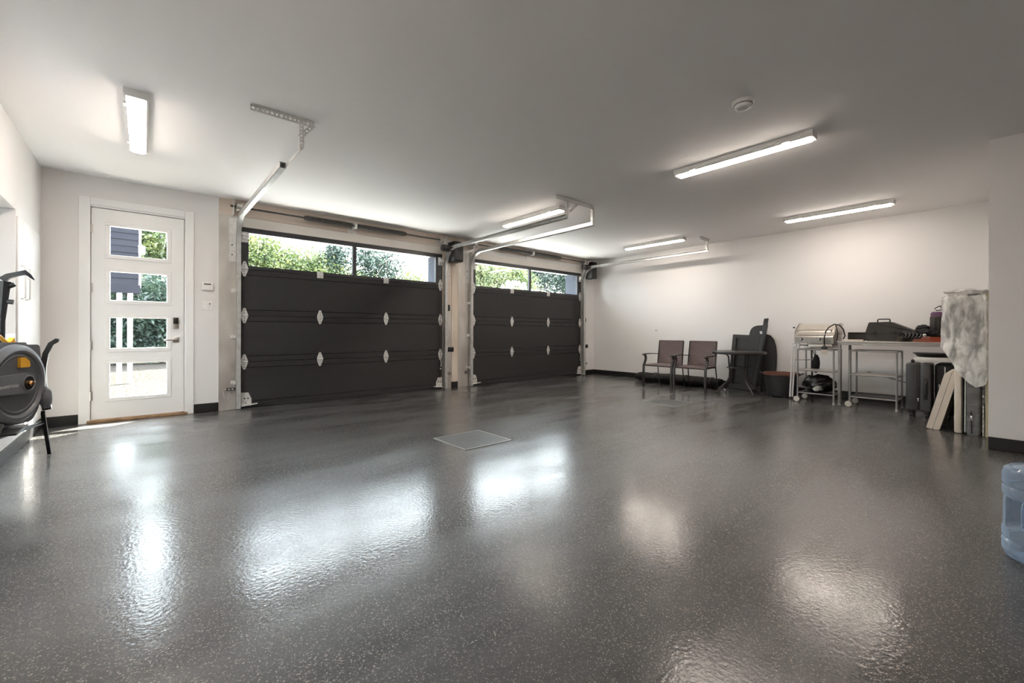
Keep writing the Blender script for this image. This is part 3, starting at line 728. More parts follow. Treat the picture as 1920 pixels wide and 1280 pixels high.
# ---------------------------------------------------------------- panels leaning on the right wall
def leanfn(x0, x1, ztop):
    return lambda y, z, h: (x0 + (x1 - x0) * z / ztop + h, y, z + (0 if h == 0 else 0))
def rounded(pts, r, n=6):
    out = []; k = len(pts)
    for i in range(k):
        p = Vector(pts[i][:2]); a = Vector(pts[i - 1][:2]); b = Vector(pts[(i + 1) % k][:2]); rr_ = pts[i][2] if len(pts[i]) > 2 else r
        if rr_ <= 0: out.append(tuple(p)); continue
        d1_ = (a - p).normalized(); d2_ = (b - p).normalized(); s0 = p + d1_ * rr_; s1 = p + d2_ * rr_
        for j in range(n + 1):
            u = j / n; out.append(tuple(s0 * (1 - u) ** 2 + p * 2 * u * (1 - u) + s1 * u * u))
    return out
t = thing('folding_table', 'dark rectangular folding table stored on edge against the wall', 'table', (9.0, -3.55, 0))
f = leanfn(8.93, 9.09, 1.0)
obj('tabletop', MB().prism(rounded([(-3.27, .012), (-3.29, .985), (-3.80, .965), (-3.80, .012)], .03), f, .02, .05), 'pvc', t)
rim = MB()
for a, b in [((-3.27, .012), (-3.335, .98)), ]:
    rim.prism([(-3.262, .012), (-3.285, .985), (-3.35, .983), (-3.33, .012)], f, -.01, .02)
rim.prism([(-3.35, .983), (-3.80, .965), (-3.80, .90), (-3.35, .915)], f, -.01, .02)
rim.prism([(-3.33, .012), (-3.33, .09), (-3.80, .09), (-3.80, .012)], f, -.01, .02)
obj('edge_frame', rim, 'pvc', t, smooth=0)
obj('inner_panel', MB().prism(rounded([(-3.385, .12), (-3.40, .88), (-3.79, .86), (-3.79, .12)], .03), f, .004, .02), 'pvc', t, smooth=0)

t = thing('round_tabletop', 'dark rounded tabletop leaning on the wall behind the folding table', 'table', (9.08, -3.9, 0))
f = leanfn(9.06, 9.11, 1.0)
poly = [(-3.72, .01), (-3.72, .97), (-3.84, .985), (-3.90, .965), (-3.95, .90), (-3.985, .78), (-4.0, .64), (-4.0, .45), (-3.985, .25), (-3.95, .08), (-3.93, .01)]
obj('panel', MB().prism(poly, f, 0, .03), 'pvc', t)
obj('edge_band', MB().tube([f(a, b, -.002) for a, b in poly[1:]], .009, 6), 'black', t)

t = thing('half_fold_table', 'dark half-folded table standing tilted, round corner and steel side rail', 'table', (8.85, -3.72, 0))
f = leanfn(8.83, 8.90, 1.15)
poly = rounded([(-3.49, .012, .02), (-3.66, 1.14, .13), (-3.875, 1.148, .01), (-3.71, .012, .01)], .02, 8)
pn = obj('leaf_panel', MB().prism(poly, f, 0, .022), 'pvc', t)
obj('second_leaf', MB().prism(rounded([(-3.50, .012, .02), (-3.665, 1.13, .12), (-3.87, 1.135, .01), (-3.71, .012, .01)], .02, 8), f, .032, .052), 'pvc', t)
obj('side_rail', MB().prism([(-3.70, .04), (-3.86, 1.15), (-3.915, 1.15), (-3.755, .03)], f, -.03, .055), 'darkgrey', t)
obj('slot_line', MB().prism([(-3.672, .06), (-3.828, 1.12), (-3.838, 1.12), (-3.682, .06)], f, -.004, 0), 'black', t, smooth=0)
obj('latch', MB().obox((8.865, -3.838, 1.02), (.03, .035, .05), (-.14, 0, 0), .004), 'zinc', t)
rb = MB()
for k in range(7):
    z = 1.145 + k * .018; y = -3.888 - k * .0026
    rb.obox((8.90, y, z), (.055, .062 if k % 2 else .054, .018), (-.14, 0, 0), .002)
obj('ribbed_end', rb, 'pvc', t, smooth=0)

# ---------------------------------------------------------------- planter
px_, py_ = 8.62, -4.22
t = thing('planter', 'large dark planter with a terracotta rim by the patio table', 'planter', (px_, py_, 0))
obj('pot', MB().lathe([(0, .012), (.19, .012), (.195, .02), (.235, .33), (.238, .345)], (px_, py_, 0), 40), 'darkgrey', t)
obj('rim', MB().lathe([(.232, .335), (.255, .345), (.258, .372), (.245, .378), (.232, .372), (.222, .30), (.19, .06), (0, .05)], (px_, py_, 0), 40), 'terracotta', t, label='terracotta coloured rim and inside')
for a in (PI * .62, PI * 1.55):
    q = lambda r, s_, z: (px_ + r * math.cos(a) - s_ * math.sin(a), py_ + r * math.sin(a) + s_ * math.cos(a), z)
    obj('handle', MB().tube([q(.245, -.05, .35), q(.29, -.035, .375), q(.30, 0, .38), q(.29, .035, .375), q(.245, .05, .35)], .009, 8), 'darkgrey', t)
for k in range(4):
    a = k * PI / 2 + .6; obj('foot', MB().lathe([(.014, 0), (.016, .012)], (px_ + .15 * math.cos(a), py_ + .15 * math.sin(a), 0), 10), 'wheel', t)

# ---------------------------------------------------------------- rolled bag on the floor
t = thing('rolled_bag', 'long black fabric roll lying along the foot of the right wall', 'bag', (8.76, -2.3, 0))
def roll(u, v):
    a = v * 2 * PI; y = -1.42 - 1.78 * u
    e = min(1, math.sqrt(max(0, 1 - (abs(u - .5) * 2) ** 10)) + .02)
    r = (.095 + .014 * noise.noise(Vector((y * 5, math.cos(a) * 1.5, math.sin(a) * 1.5))) + .01 * noise.noise(Vector((y * 14, math.cos(a) * 3, 5)))) * e
    return (8.76 + r * 1.15 * math.cos(a), y, max(.002, .092 + r * math.sin(a)))
obj('fabric_roll', MB().grid(roll, 60, 20), 'blackfabric', t, smooth=1.2)
for y in (-1.9, -2.55, -3.05):
    obj('strap', MB().tube([(8.76 + .118 * math.cos(a), y, .094 + .102 * math.sin(a)) for a in [2 * PI * j / 20 for j in range(20)]], .012, 4, flat=(.25, 1.0, (1, 0, 0)), closed=True), 'black', t)
obj('end_flap', MB().blob((8.74, -3.2, .14), (.05, .06, .04), 3, .3), 'blackfabric', t)

# ---------------------------------------------------------------- trolleys
def trolley(name, label, ya, yb, xa_, xb_, zt, shelves, wheel_left=True, wheels_at=None, rb_=.011):
    t = thing(name, label, 'trolley', ((xa_ + xb_) / 2, (ya + yb) / 2, 0), 'grey tubular trolleys by the workbench')
    zb = .065
    for x in (xa_, xb_):
        for y in (ya, yb):
            wl = (y == ya) and wheel_left
            obj('upright', MB().tube([(x, y, zb if wl else .012), (x, y, zt)], rb_, 10), 'tubegrey', t)
            if wl:
                w = obj('caster', MB().lathe([(.010, -.014), (.036, -.012), (.040, -.006), (.040, .006), (.036, .012), (.010, .014)], (x - .01, y + .012, .040), 24, rotm((0, PI / 2, 0))).lathe([(.010, -.03), (.036, -.028), (.036, -.018), (.01, -.016)], (x + .03, y + .012, .040), 24, rotm((0, PI / 2, 0))), 'wheel', t)
                obj('caster_hub', MB().cyl((x - .028, y + .012, .04), (x - .022, y + .012, .04), .010, n=12), 'zinc', w)
            else:
                obj('foot_cap', MB().lathe([(.013, 0), (.014, .012), (.012, .03)], (x, y, 0), 12), 'wheel', t)
    for z in [zt] + shelves:
        m = MB()
        for a, b in [((xa_, ya, z), (xa_, yb, z)), ((xb_, ya, z), (xb_, yb, z)), ((xa_, ya, z), (xb_, ya, z)), ((xa_, yb, z), (xb_, yb, z))]:
            m.tube([a, b], rb_ * .85, 8)
        obj('rail', m, 'tubegrey', t)
    for z in shelves:
        obj('shelf', MB().box(xa_ + .008, xb_ - .008, yb + .008, ya - .008, z + .002, z + .008), 'steel' if z > .3 else 'black', t, smooth=0)
    return t
trolley('tube_trolley', 'grey tubular trolley under the gas grill with a black bag on its lower shelf', -4.56, -5.00, 8.22, 8.62, .775, [.465, .135])
trolley('tube_trolley', 'grey tubular trolley with bare shelves standing under the pale utility table', -5.175, -5.665, 8.25, 8.66, .775, [.445, .14])

t = thing('bin_bag', 'shiny black plastic bag on the lower shelf of the left trolley', 'bag', (8.42, -4.8, .145))
obj('bag_body', MB().blob((8.43, -4.78, .27), (.17, .20, .13), 11, .22, 2.2, 36, 22, flatz=.147), 'blackbag', t, smooth=1.3)
obj('clear_patch', MB().blob((8.29, -4.79, .22), (.035, .065, .05), 5, .3, 3), 'film', t, label='crinkled clear plastic patch')
obj('bag_fold', MB().tube([(8.29, -4.62, .25), (8.27, -4.66, .21), (8.28, -4.75, .19), (8.28, -4.86, .24), (8.30, -4.93, .28)], [.008, .012, .01, .012, .007], 8), 'blackbag', t)

# folding white stand legs left of the trolley
t = thing('folding_stand', 'slim folded white tube stand left of the gas grill', 'stand', (8.45, -4.47, 0))
for dx, y0_, y1_ in ((0, -4.395, -4.435), (.012, -4.425, -4.465)):
    lg = obj('leg', MB().tube([(8.44 + dx, y0_, .012), (8.44 + dx, y1_, .86)], .0125, 10), 'white', t)
    obj('foot_cap', MB().lathe([(.015, 0), (.015, .03)], (8.44 + dx, y0_, 0), 12), 'black', lg)
obj('rear_leg', MB().tube([(8.80, -4.60, .012), (8.74, -4.60, .82)], .0125, 10), 'darkgrey', t)
obj('cross_bar', MB().tube([(8.44, -4.43, .84), (8.74, -4.60, .82)], .010, 8).tube([(8.45, -4.44, .60), (8.75, -4.60, .60)], .008, 8), 'white', t)
obj('clamp', MB().box(8.43, 8.475, -4.48, -4.42, .80, .85, bev=.006), 'white', t)
t = thing('black_pouch', 'narrow black pouch hanging between the folded stand and the trolley', 'pouch', (8.68, -4.66, .4))
obj('pouch_body', MB().blob((8.70, -4.67, .55), (.035, .045, .14), 4, .2), 'blackfabric', t)
obj('loop', MB().tube([(8.70, -4.67, .66), (8.70, -4.655, .76), (8.70, -4.64, .81), (8.70, -4.62, .76), (8.70, -4.66, .66)], .005, 6), 'black', t)

# ---------------------------------------------------------------- gas grill
gy0, gy1 = -4.495, -4.975
t = thing('gas_grill', 'stainless tabletop gas grill with two knobs and a black hose', 'grill', (8.55, -4.73, .785))
fy = lambda x, z, h: (x, h, z)
obj('burner_box', MB().prism([(8.31, .865), (8.29, .96), (8.32, .99), (8.80, .99), (8.80, .865)], fy, gy1, gy0), 'steel', t, smooth=0)
ld = obj('lid', MB().prism([(8.325, .993), (8.335, 1.03), (8.36, 1.065), (8.50, 1.14), (8.60, 1.155), (8.80, 1.15), (8.81, .993)], fy, gy1 + .004, gy0 - .004), 'steel', t, smooth=.3)
for y, n_ in ((gy1 - .004, -.006), (gy0 + .0, .004)):
    obj('lid_side', MB().prism([(8.315, .993), (8.325, 1.035), (8.352, 1.072), (8.497, 1.15), (8.60, 1.165), (8.81, 1.16), (8.82, .993)], fy, y, y + n_), 'steel', ld, smooth=0)
obj('lid_handle', MB().tube([(8.36, gy0 - .03, 1.06), (8.305, gy0 - .035, 1.065), (8.30, gy0 - .06, 1.065), (8.30, gy1 + .06, 1.065), (8.305, gy1 + .035, 1.065), (8.36, gy1 + .03, 1.06)], .011, 10), 'steel', ld)
obj('handle_knob', MB().lathe([(0, -.012), (.014, -.008), (.014, .008), (0, .012)], (8.34, gy0 + .018, 1.10), 14), 'black', ld)
for y in (-4.585, -4.81):
    kn = obj('knob', MB().cyl((8.295, y, .925), (8.262, y, .925), .021, .018, 20), 'black', t)
    obj('knob_face', MB().cyl((8.262, y, .925), (8.258, y, .925), .015, n=20).box(8.250, 8.262, y - .004, y + .004, .908, .942), 'zinc', kn)
obj('drip_tray', MB().box(8.33, 8.78, -4.96, -4.66, .80, .862, bev=.02), 'steel', t)
for y in (-4.53, -4.93):
    for x in (8.36, 8.74):
        obj('foot', MB().box(x - .012, x + .012, y - .02, y + .02, .787, .865, bev=.003), 'white', t)
hs = [(8.24, -4.885, .80), (8.235, -4.885, .88), (8.23, -4.887, .96), (8.24, -4.90, 1.04), (8.27, -4.93, 1.10), (8.33, -4.98, 1.145), (8.40, -5.03, 1.13), (8.44, -5.065, 1.07), (8.45, -5.08, .98), (8.44, -5.06, .93)]
obj('gas_hose', MB().tube(hs, .0085, 8), 'black', t)
obj('hose_branch', MB().tube([(8.35, -4.99, 1.14), (8.40, -5.0, 1.06), (8.42, -5.0, .95), (8.40, -4.99, .90)], .006, 8), 'black', t)
obj('hose_collar', MB().cyl((8.234, -4.886, .99), (8.236, -4.888, 1.015), .014, n=12), 'zinc', t)
rg = obj('regulator', MB().lathe([(.012, -.022), (.034, -.016), (.038, 0), (.034, .016), (.012, .022)], (8.235, -4.885, .80), 20, rotm((0, PI / 2, 0))), 'darkgrey', t)
obj('paper_tag', MB().prism(rounded([(-4.855, .715), (-4.855, .78), (-4.93, .78), (-4.93, .715)], .012), lambda y, z, h: (8.205 + h, y, z), 0, .002), 'cream', rg, label='pale paper tag')

# ---------------------------------------------------------------- workbench table
t = thing('work_table', 'long pale grey utility table holding the tool case and purple suitcase', 'table', (8.62, -5.6, 0))
obj('tabletop', MB().box(8.29, 8.96, -6.22, -5.02, .885, .908, bev=.006), 'benchtop', t)
obj('apron', MB().box(8.30, 8.95, -6.21, -5.03, .852, .885, bev=.003), 'benchtop', t)
for y in (-5.045, -6.19):
    for x in (8.325, 8.925):
        obj('leg', MB().box(x - .017, x + .017, y - .017, y + .017, .012, .852, bev=.004), 'tubegrey', t)
        obj('foot_cap', MB().box(x - .019, x + .019, y - .019, y + .019, 0, .014, bev=.003), 'wheel', t)
obj('brace', MB().tube([(8.925, -5.25, .45), (8.925, -6.18, .18)], .009, 6), 'tubegrey', t)
t = thing('flat_carton', 'pale flat carton strip on the table left of the tool case', 'carton', (8.4, -5.15, .908))
obj('carton_body', MB().box(8.36, 8.43, -5.30, -5.12, .909, .928, bev=.002), 'cream', t)
obj('carton_end', MB().box(8.35, 8.44, -5.12, -5.075, .909, .932, bev=.002), 'white', t)
t = thing('baking_tray', 'flat dark tray standing behind the gas grill and hose', 'tray', (8.88, -5.15, .91))
obj('tray_body', MB().box(8.84, 8.88, -5.48, -5.04, .910, 1.025, bev=.006), 'case', t)
obj('tray_rim', MB().tube([(8.836, -5.04, .915), (8.836, -5.04, 1.025), (8.836, -5.48, 1.025), (8.836, -5.48, .915)], .006, 6), 'black', t)

# tool case
t = thing('tool_case', 'dark hard tool case with a top handle on the pale utility table', 'case', (8.65, -5.5, .909))
fx = lambda y, z, h: (h, y, z)
obj('case_base', MB().prism(rounded([(-5.305, .910), (-5.30, 1.03), (-5.79, 1.03), (-5.76, .910)], .012), fx, 8.51, 8.80), 'case', t)
cl = obj('case_lid', MB().prism(rounded([(-5.30, 1.036), (-5.335, 1.17), (-5.56, 1.175), (-5.80, 1.055), (-5.80, 1.036)], .014), fx, 8.51, 8.80), 'case', t)
obj('lid_seam', MB().box(8.502, 8.808, -5.80, -5.298, 1.028, 1.038, bev=.002), 'darkgrey', t, smooth=0)
obj('handle', MB().tube([(8.62, -5.415, 1.172), (8.62, -5.415, 1.205), (8.62, -5.425, 1.213), (8.62, -5.535, 1.213), (8.62, -5.545, 1.205), (8.62, -5.545, 1.174)], .008, 8), 'black', cl)
for y in (-5.40, -5.60):
    obj('latch', MB().box(8.498, 8.51, y - .018, y + .018, 1.01, 1.055, bev=.003), 'black', t)

# paper, orange slats, clothes
t = thing('folded_paper', 'crumpled tan packing paper on the front edge of the pale utility table', 'paper', (8.4, -5.74, .909))
for k in range(4):
    def lay(u, v, k=k):
        x = 8.31 + .15 * u + .006 * k; y = -5.655 - .15 * v + .012 * math.sin(k * 2.3)
        return (x, y, .913 + k * .014 + .005 * noise.noise(Vector((u * 4, v * 4, k * 3.1))))
    m = MB().grid(lay, 8, 8); m2 = MB().grid(lambda u, v: (lambda p: (p[0], p[1], p[2] + .009))(lay(u, 1 - v)), 8, 8); m.add(m2.v, m2.f)
    obj('fold', m, 'kraft', t)
t = thing('louvre_stack', 'stack of orange plastic slats under the dark clothes', 'slats', (8.5, -5.97, .909))
for k in range(5):
    obj('slat', MB().box(8.32 + .004 * (k % 2), 8.50, -6.14, -5.815 + .004 * (k % 3), .910 + k * .0135, .920 + k * .0135, bev=.003), 'orange', t)
t = thing('clothes_bundle', 'heap of dark clothes and straps on the orange slats', 'clothes', (8.4, -5.88, .98))
obj('jacket', MB().blob((8.42, -5.91, 1.02), (.09, .13, .055), 21, .35, 2.6, 40, 24, flatz=.979), 'navy', t, smooth=1.3)
obj('hood', MB().blob((8.45, -5.89, 1.085), (.06, .065, .045), 8, .25, 3), 'navy', t, smooth=1.3)
obj('sleeve', MB().tube([(8.40, -5.98, 1.0), (8.37, -6.06, .99), (8.37, -6.10, .985)], [.03, .022, .012], 10), 'navy', t)
st = MB()
for k in range(5):
    y = -5.73 - .035 * k
    st.tube([(8.36, y, 1.02), (8.315, y - .02, 1.0), (8.30, y - .01, .965), (8.305, y + .02, .955), (8.33, y + .015, .99)], .012, 8)
obj('straps', st, 'black', t)
obj('left_sleeve', MB().blob((8.44, -5.74, 1.01), (.05, .07, .045), 15, .3, 2.4, flatz=.972), 'navy', t, smooth=1.3)
t = thing('white_ball', 'small white ball lying at the front of the dark clothes', 'ball', (8.31, -5.93, .98))
obj('ball_shell', MB().lathe([(.018 * math.sin(PI * k / 12), -.018 * math.cos(PI * k / 12)) for k in range(13)], (8.297, -5.92, .998), 20), 'white', t)
obj('ball_seam', MB().tube([(8.297 + .0183 * math.cos(a), -5.92 + .0183 * math.sin(a), .998) for a in [2 * PI * j / 20 for j in range(20)]], .0008, 4, closed=True), 'darkgrey', t)

# purple suitcase
t = thing('purple_suitcase', 'plum hard suitcase with a dark front standing on the pale utility table', 'suitcase', (8.72, -6.05, .909))
obj('rear_shell', MB().box(8.58, 8.88, -6.20, -6.075, .912, 1.30, bev=.03, seg=4), 'purple', t)
obj('front_shell', MB().box(8.58, 8.88, -6.065, -5.945, .912, 1.30, bev=.03, seg=4), 'purple', t)
obj('zip_band', MB().box(8.585, 8.875, -6.077, -6.063, .92, 1.292, bev=.004), 'black', t)
fp = obj('front_pocket', MB().box(8.572, 8.84, -6.05, -5.94, .93, 1.245, bev=.022, seg=3), 'olive', t)
obj('pocket_rib', MB().box(8.565, 8.575, -6.0, -5.985, .95, 1.22, bev=.003), 'black', fp)
obj('pocket_rib', MB().box(8.565, 8.575, -6.035, -6.025, .95, 1.22, bev=.003), 'black', fp)
obj('zip_pull', MB().box(8.575, 8.583, -6.078, -6.066, 1.262, 1.277, bev=.002), 'alu', t)
# bag and hat on top
t = thing('shoulder_bag', 'small dark brown bag with a looped strap on the purple suitcase', 'bag', (8.65, -6.07, 1.302))
obj('bag_body', MB().blob((8.68, -6.12, 1.352), (.08, .085, .05), 9, .15, 2, flatz=1.302), 'brownhat', t)
obj('strap', MB().tube([(8.62, -6.07, 1.385), (8.60, -6.02, 1.365), (8.60, -5.985, 1.34), (8.60, -6.0, 1.315), (8.61, -6.06, 1.32)], .006, 8), 'black', t)
t = thing('felt_hat', 'brown felt hat with a rust band on the topmost bag', 'hat', (8.68, -6.13, 1.40))
Rh = rotm((.35, -.2, 0))
obj('crown', MB().lathe([(.052, 0), (.054, .03), (.050, .075), (.035, .092), (0, .095)], (8.68, -6.125, 1.395), 24, Rh), 'brownhat', t)
obj('hat_band', MB().lathe([(.0555, .004), (.0565, .026), (.0545, .028)], (8.68, -6.125, 1.395), 24, Rh), 'rust', t)
obj('brim', MB().lathe([(.04, -.002), (.085, -.004), (.087, .001), (.05, .006)], (8.68, -6.125, 1.395), 28, Rh), 'brownhat', t)

# ---------------------------------------------------------------- luggage under the table
t = thing('grey_suitcase', 'graphite hard suitcase standing on its wheels under the table end', 'suitcase', (8.13, -5.89, 0))
obj('left_shell', MB().box(7.95, 8.31, -5.893, -5.785, .075, .655, bev=.022, seg=4), 'suit', t)
obj('right_shell', MB().box(7.95, 8.31, -6.01, -5.907, .075, .655, bev=.022, seg=4), 'suit', t)
obj('zip_band', MB().box(7.958, 8.30, -5.916, -5.884, .085, .645, bev=.006), 'black', t)
obj('side_handle', MB().tube([(7.952, -5.965, .27), (7.925, -5.965, .29), (7.925, -5.965, .42), (7.952, -5.965, .44)], .010, 6, flat=(1, 1.6, (0, 1, 0))), 'black', t)
obj('handle_well', MB().box(7.946, 7.953, -5.985, -5.945, .22, .48, bev=.002), 'black', t)
obj('zip_pull', MB().box(7.944, 7.956, -5.905, -5.895, .19, .235, bev=.003), 'alu', t)
obj('top_handle', MB().tube([(8.05, -5.83, .655), (8.06, -5.83, .685), (8.20, -5.83, .685), (8.21, -5.83, .655)], .010, 8), 'black', t)
for x in (7.99, 8.27):
    for y in (-5.83, -5.97):
        w = obj('wheel_housing', MB().box(x - .025, x + .025, y - .022, y + .022, .045, .082, bev=.008), 'black', t)
        obj('spinner_wheel', MB().lathe([(.006, -.012), (.024, -.010), (.024, .010), (.006, .012)], (x, y, .025), 18, rotm((PI / 2, 0, 0))), 'black', w)
t = thing('black_suitcase', 'black fabric suitcase behind the graphite one', 'suitcase', (8.3, -6.12, 0))
obj('body', MB().box(8.06, 8.52, -6.20, -6.03, .05, .655, bev=.03, seg=3), 'suitblack', t)
obj('zip_line', MB().box(8.052, 8.062, -6.125, -6.115, .09, .62, bev=.002), 'zinc', t)
obj('zip_pull', MB().box(8.044, 8.056, -6.078, -6.066, .36, .41, bev=.003), 'alu', t)
for x in (8.12, 8.46):
    for y in (-6.16, -6.07): obj('wheel', MB().lathe([(.006, -.012), (.026, -.010), (.026, .010), (.006, .012)], (x, y, .026), 18, rotm((PI / 2, 0, 0))), 'black', t)
t = thing('flat_white_box', 'flat white box lying on the suitcases under the table', 'box', (8.15, -6.0, .69))
obj('box_body', MB().box(7.985, 8.27, -6.17, -5.855, .690, .727, bev=.003), 'white', t)
obj('box_lid', MB().box(7.987, 8.273, -6.173, -5.862, .715, .730, bev=.003), 'cream', t)
t = thing('black_basin', 'shallow black basin stacked on the flat white box', 'basin', (8.15, -6.0, .73))
def sup(r, z): return [(r, z)]
obj('basin_body', MB().lathe([(0, .732), (.15, .732), (.175, .765), (.185, .770), (.188, .776), (.178, .776), (.155, .742), (0, .740)], (8.15, -6.02, 0), 36, None, (.9, 1.0)), 'black', t)
obj('basin_rim', MB().lathe([(.180, .770), (.192, .772), (.192, .780), (.180, .780)], (8.15, -6.02, 0), 36, None, (.9, 1.0)), 'black', t)

# ---------------------------------------------------------------- cushions and boards by the recess
t = thing('lounger_cushion', 'cream folded cushion leaning outward beside the upright cream board', 'cushion', (7.5, -6.1, 0))
def leanb(y, z, h): return (h, y - .235 * z, z)
obj('cushion_half', MB().prism(rounded([(-6.035, .012), (-6.035, .60), (-6.085, .62), (-6.085, .0)], .012), leanb, 7.20, 7.95), 'cream', t)
obj('cushion_half', MB().prism(rounded([(-6.088, .0), (-6.088, .62), (-6.140, .60), (-6.140, .002)], .014), leanb, 7.20, 7.95), 'cream', t)
t = thing('upright_board', 'tall cream padded board standing against the grey mattress', 'board', (7.5, -6.26, 0))
obj('padded_panel', MB().box(7.15, 7.95, -6.310, -6.250, .0, .765, bev=.018, seg=3), 'cream', t)
obj('bottom_piping', MB().tube([(7.153, -6.305, .03), (7.150, -6.305, .74)], .003, 5), 'darkgrey', t)
t = thing('grey_mattress', 'grey zipped foldable mattress standing on edge by the recess', 'mattress', (7.5, -6.36, 0))
def matt(u, v):
    # rounded vertical slab, wrinkled
    a = u * 2 * PI; sx = abs(math.cos(a)) ** .25 * (1 if math.cos(a) >= 0 else -1); sy = abs(math.sin(a)) ** .35 * (1 if math.sin(a) >= 0 else -1)
    z = 1.42 * v; k = 1 - .25 * max(0, (.03 - v) / .03) - .25 * max(0, (v - .97) / .03)
    w = .006 * noise.noise(Vector((sx * 2, sy * 2 + z * 3, z * 14))) + .004 * noise.noise(Vector((sx * 3, z * 30 + sy * 5, 3)))
    return (7.53 + (sx * .40 + w) * 1, -6.383 + sy * .060 * k + w * .5, z + .001)
mm = MB().grid(matt, 48, 90); n0 = len(mm.v)
mm.add([(7.53, -6.383, 1.421)], []); mm.f += [(48 and i * 91 + 90, ((i + 1) % 49) * 91 + 90, n0) for i in range(48)]
mt = obj('mattress_body', mm, 'greyfab', t, smooth=1.2)
obj('piping', MB().tube([(7.140, -6.328, .02), (7.135, -6.330, .7), (7.140, -6.328, 1.40)], .004, 6), 'zincplate', mt)
obj('zip', MB().tube([(7.120, -6.375, .02), (7.118, -6.373, .16), (7.119, -6.372, .24)], .004, 6), 'black', mt)
obj('zip_pull', MB().box(7.108, 7.116, -6.380, -6.366, .15, .20, bev=.003), 'alu', mt)
t = thing('white_pad', 'thin white quilted pad between the mattress and the yellow foam', 'pad', (7.5, -6.455, 0))
wp = obj('pad_body', MB().grid(lambda u, v: (7.16 + .006 * math.sin(v * 160) + (.74 if .25 < u < .75 else 0), -6.446 - .011 * math.cos(u * 2 * PI), 1.25 * v + .002), 8, 160), 'quilt', t)
def letters(txt, parent, loc, R, size, m, name='printed_lettering', ext=.0006):
    c = D.curves.new('txt', 'FONT'); c.body = txt; c.size = size; c.extrude = ext; c.align_x = 'CENTER'; c.align_y = 'CENTER'
    o_ = D.objects.new('txt', c); COL.objects.link(o_); dg = bpy.context.evaluated_depsgraph_get(); me = D.meshes.new_from_object(o_.evaluated_get(dg)); D.objects.remove(o_)
    T_ = Matrix.Translation(loc) @ R.to_4x4(); mb = MB(); mb.add([T_ @ v.co for v in me.vertices], [p.vertices[:] for p in me.polygons])
    D.meshes.remove(me)
    return obj(name, mb, m, parent, smooth=0)
# letters stand one above the other on the pad edge, turned a quarter turn
Rl = Matrix(((0, 0, -1), (0, -1, 0), (1, 0, 0))).transposed()
Rl = Matrix(((0, 0, -1), (0, -1, 0), (-1, 0, 0)))
letters('PREST LANN', wp, (7.150, -6.455, .40), Matrix(((0, 0, -1), (0, 1, 0), (1, 0, 0))), .035, 'darkgrey')
t = thing('foam_slab', 'yellowed foam slab in the corner of the recess wall', 'foam', (7.5, -6.48, 0))
obj('slab_body', MB().box(7.12, 7.95, -6.496, -6.466, 0, 1.42, bev=.006), 'foam', t)
obj('tape_band', MB().box(7.117, 7.30, -6.4975, -6.4645, 1.0, 1.05), 'kraft', t, smooth=0)
t = thing('wrapped_board', 'grey board wrapped inside the clear plastic film', 'board', (7.5, -6.22, .78))
obj('panel_body', MB().prism(rounded([(-6.20, .772), (-6.19, 1.25), (-6.27, 1.40), (-6.30, 1.40), (-6.30, .772)], .008), lambda y, z, h: (h, y, z), 7.20, 7.85), 'greyfab', t)
obj('panel_edge', MB().box(7.192, 7.20, -6.298, -6.288, .78, 1.38), 'darkgrey', t, smooth=0)
t = thing('plastic_film', 'crumpled translucent plastic film draped over the mattress pile', 'plastic film', (7.4, -6.3, .8))
def film(u, v):
    path = [(8.0, -6.20), (7.55, -6.165), (7.14, -6.15), (7.075, -6.20), (7.055, -6.30), (7.06, -6.40), (7.075, -6.47), (7.09, -6.485)]
    s_ = u * (len(path) - 1); i = min(int(s_), len(path) - 2); q = s_ - i
    x = path[i][0] * (1 - q) + path[i + 1][0] * q; y = path[i][1] * (1 - q) + path[i + 1][1] * q
    zb = [.90, .89, .88, .80, .60, .50, .52, .58]; zl = zb[i] * (1 - q) + zb[i + 1] * q
    z = zl + (1.44 - zl) * v
    tp = max(0, (v - .86) / .14)
    x += tp * tp * .10; y -= .02 * tp * tp * (1 if u < .6 else -.5)
    z += -.03 * tp * tp
    w = noise.fractal(Vector((x * 5, y * 9, z * 4.5)), 1, 2, 4) * .028 * (1 if u < .93 else .3)
    c_ = abs(noise.noise(Vector((x * 9, y * 14, z * 8 + 4)))) * .022
    return (x - w - c_, min(-6.14, y + w * .4) if u < .9 else y, z + .02 * noise.noise(Vector((y * 16, z * 3, 1))) * (1 - v))
obj('front_sheet', MB().grid(film, 70, 60), 'film', t, smooth=1.2, fix=False)
def ftop(u, v):
    x = 7.10 + .75 * u; y = -6.17 - .315 * v
    return (x, y, 1.45 + .035 * math.sin(PI * v) * math.sin(PI * min(1, u * 1.5)) + .03 * noise.noise(Vector((x * 6, y * 11, 2))))
obj('top_sheet', MB().grid(ftop, 24, 24), 'film', t, smooth=1.2, fix=False)

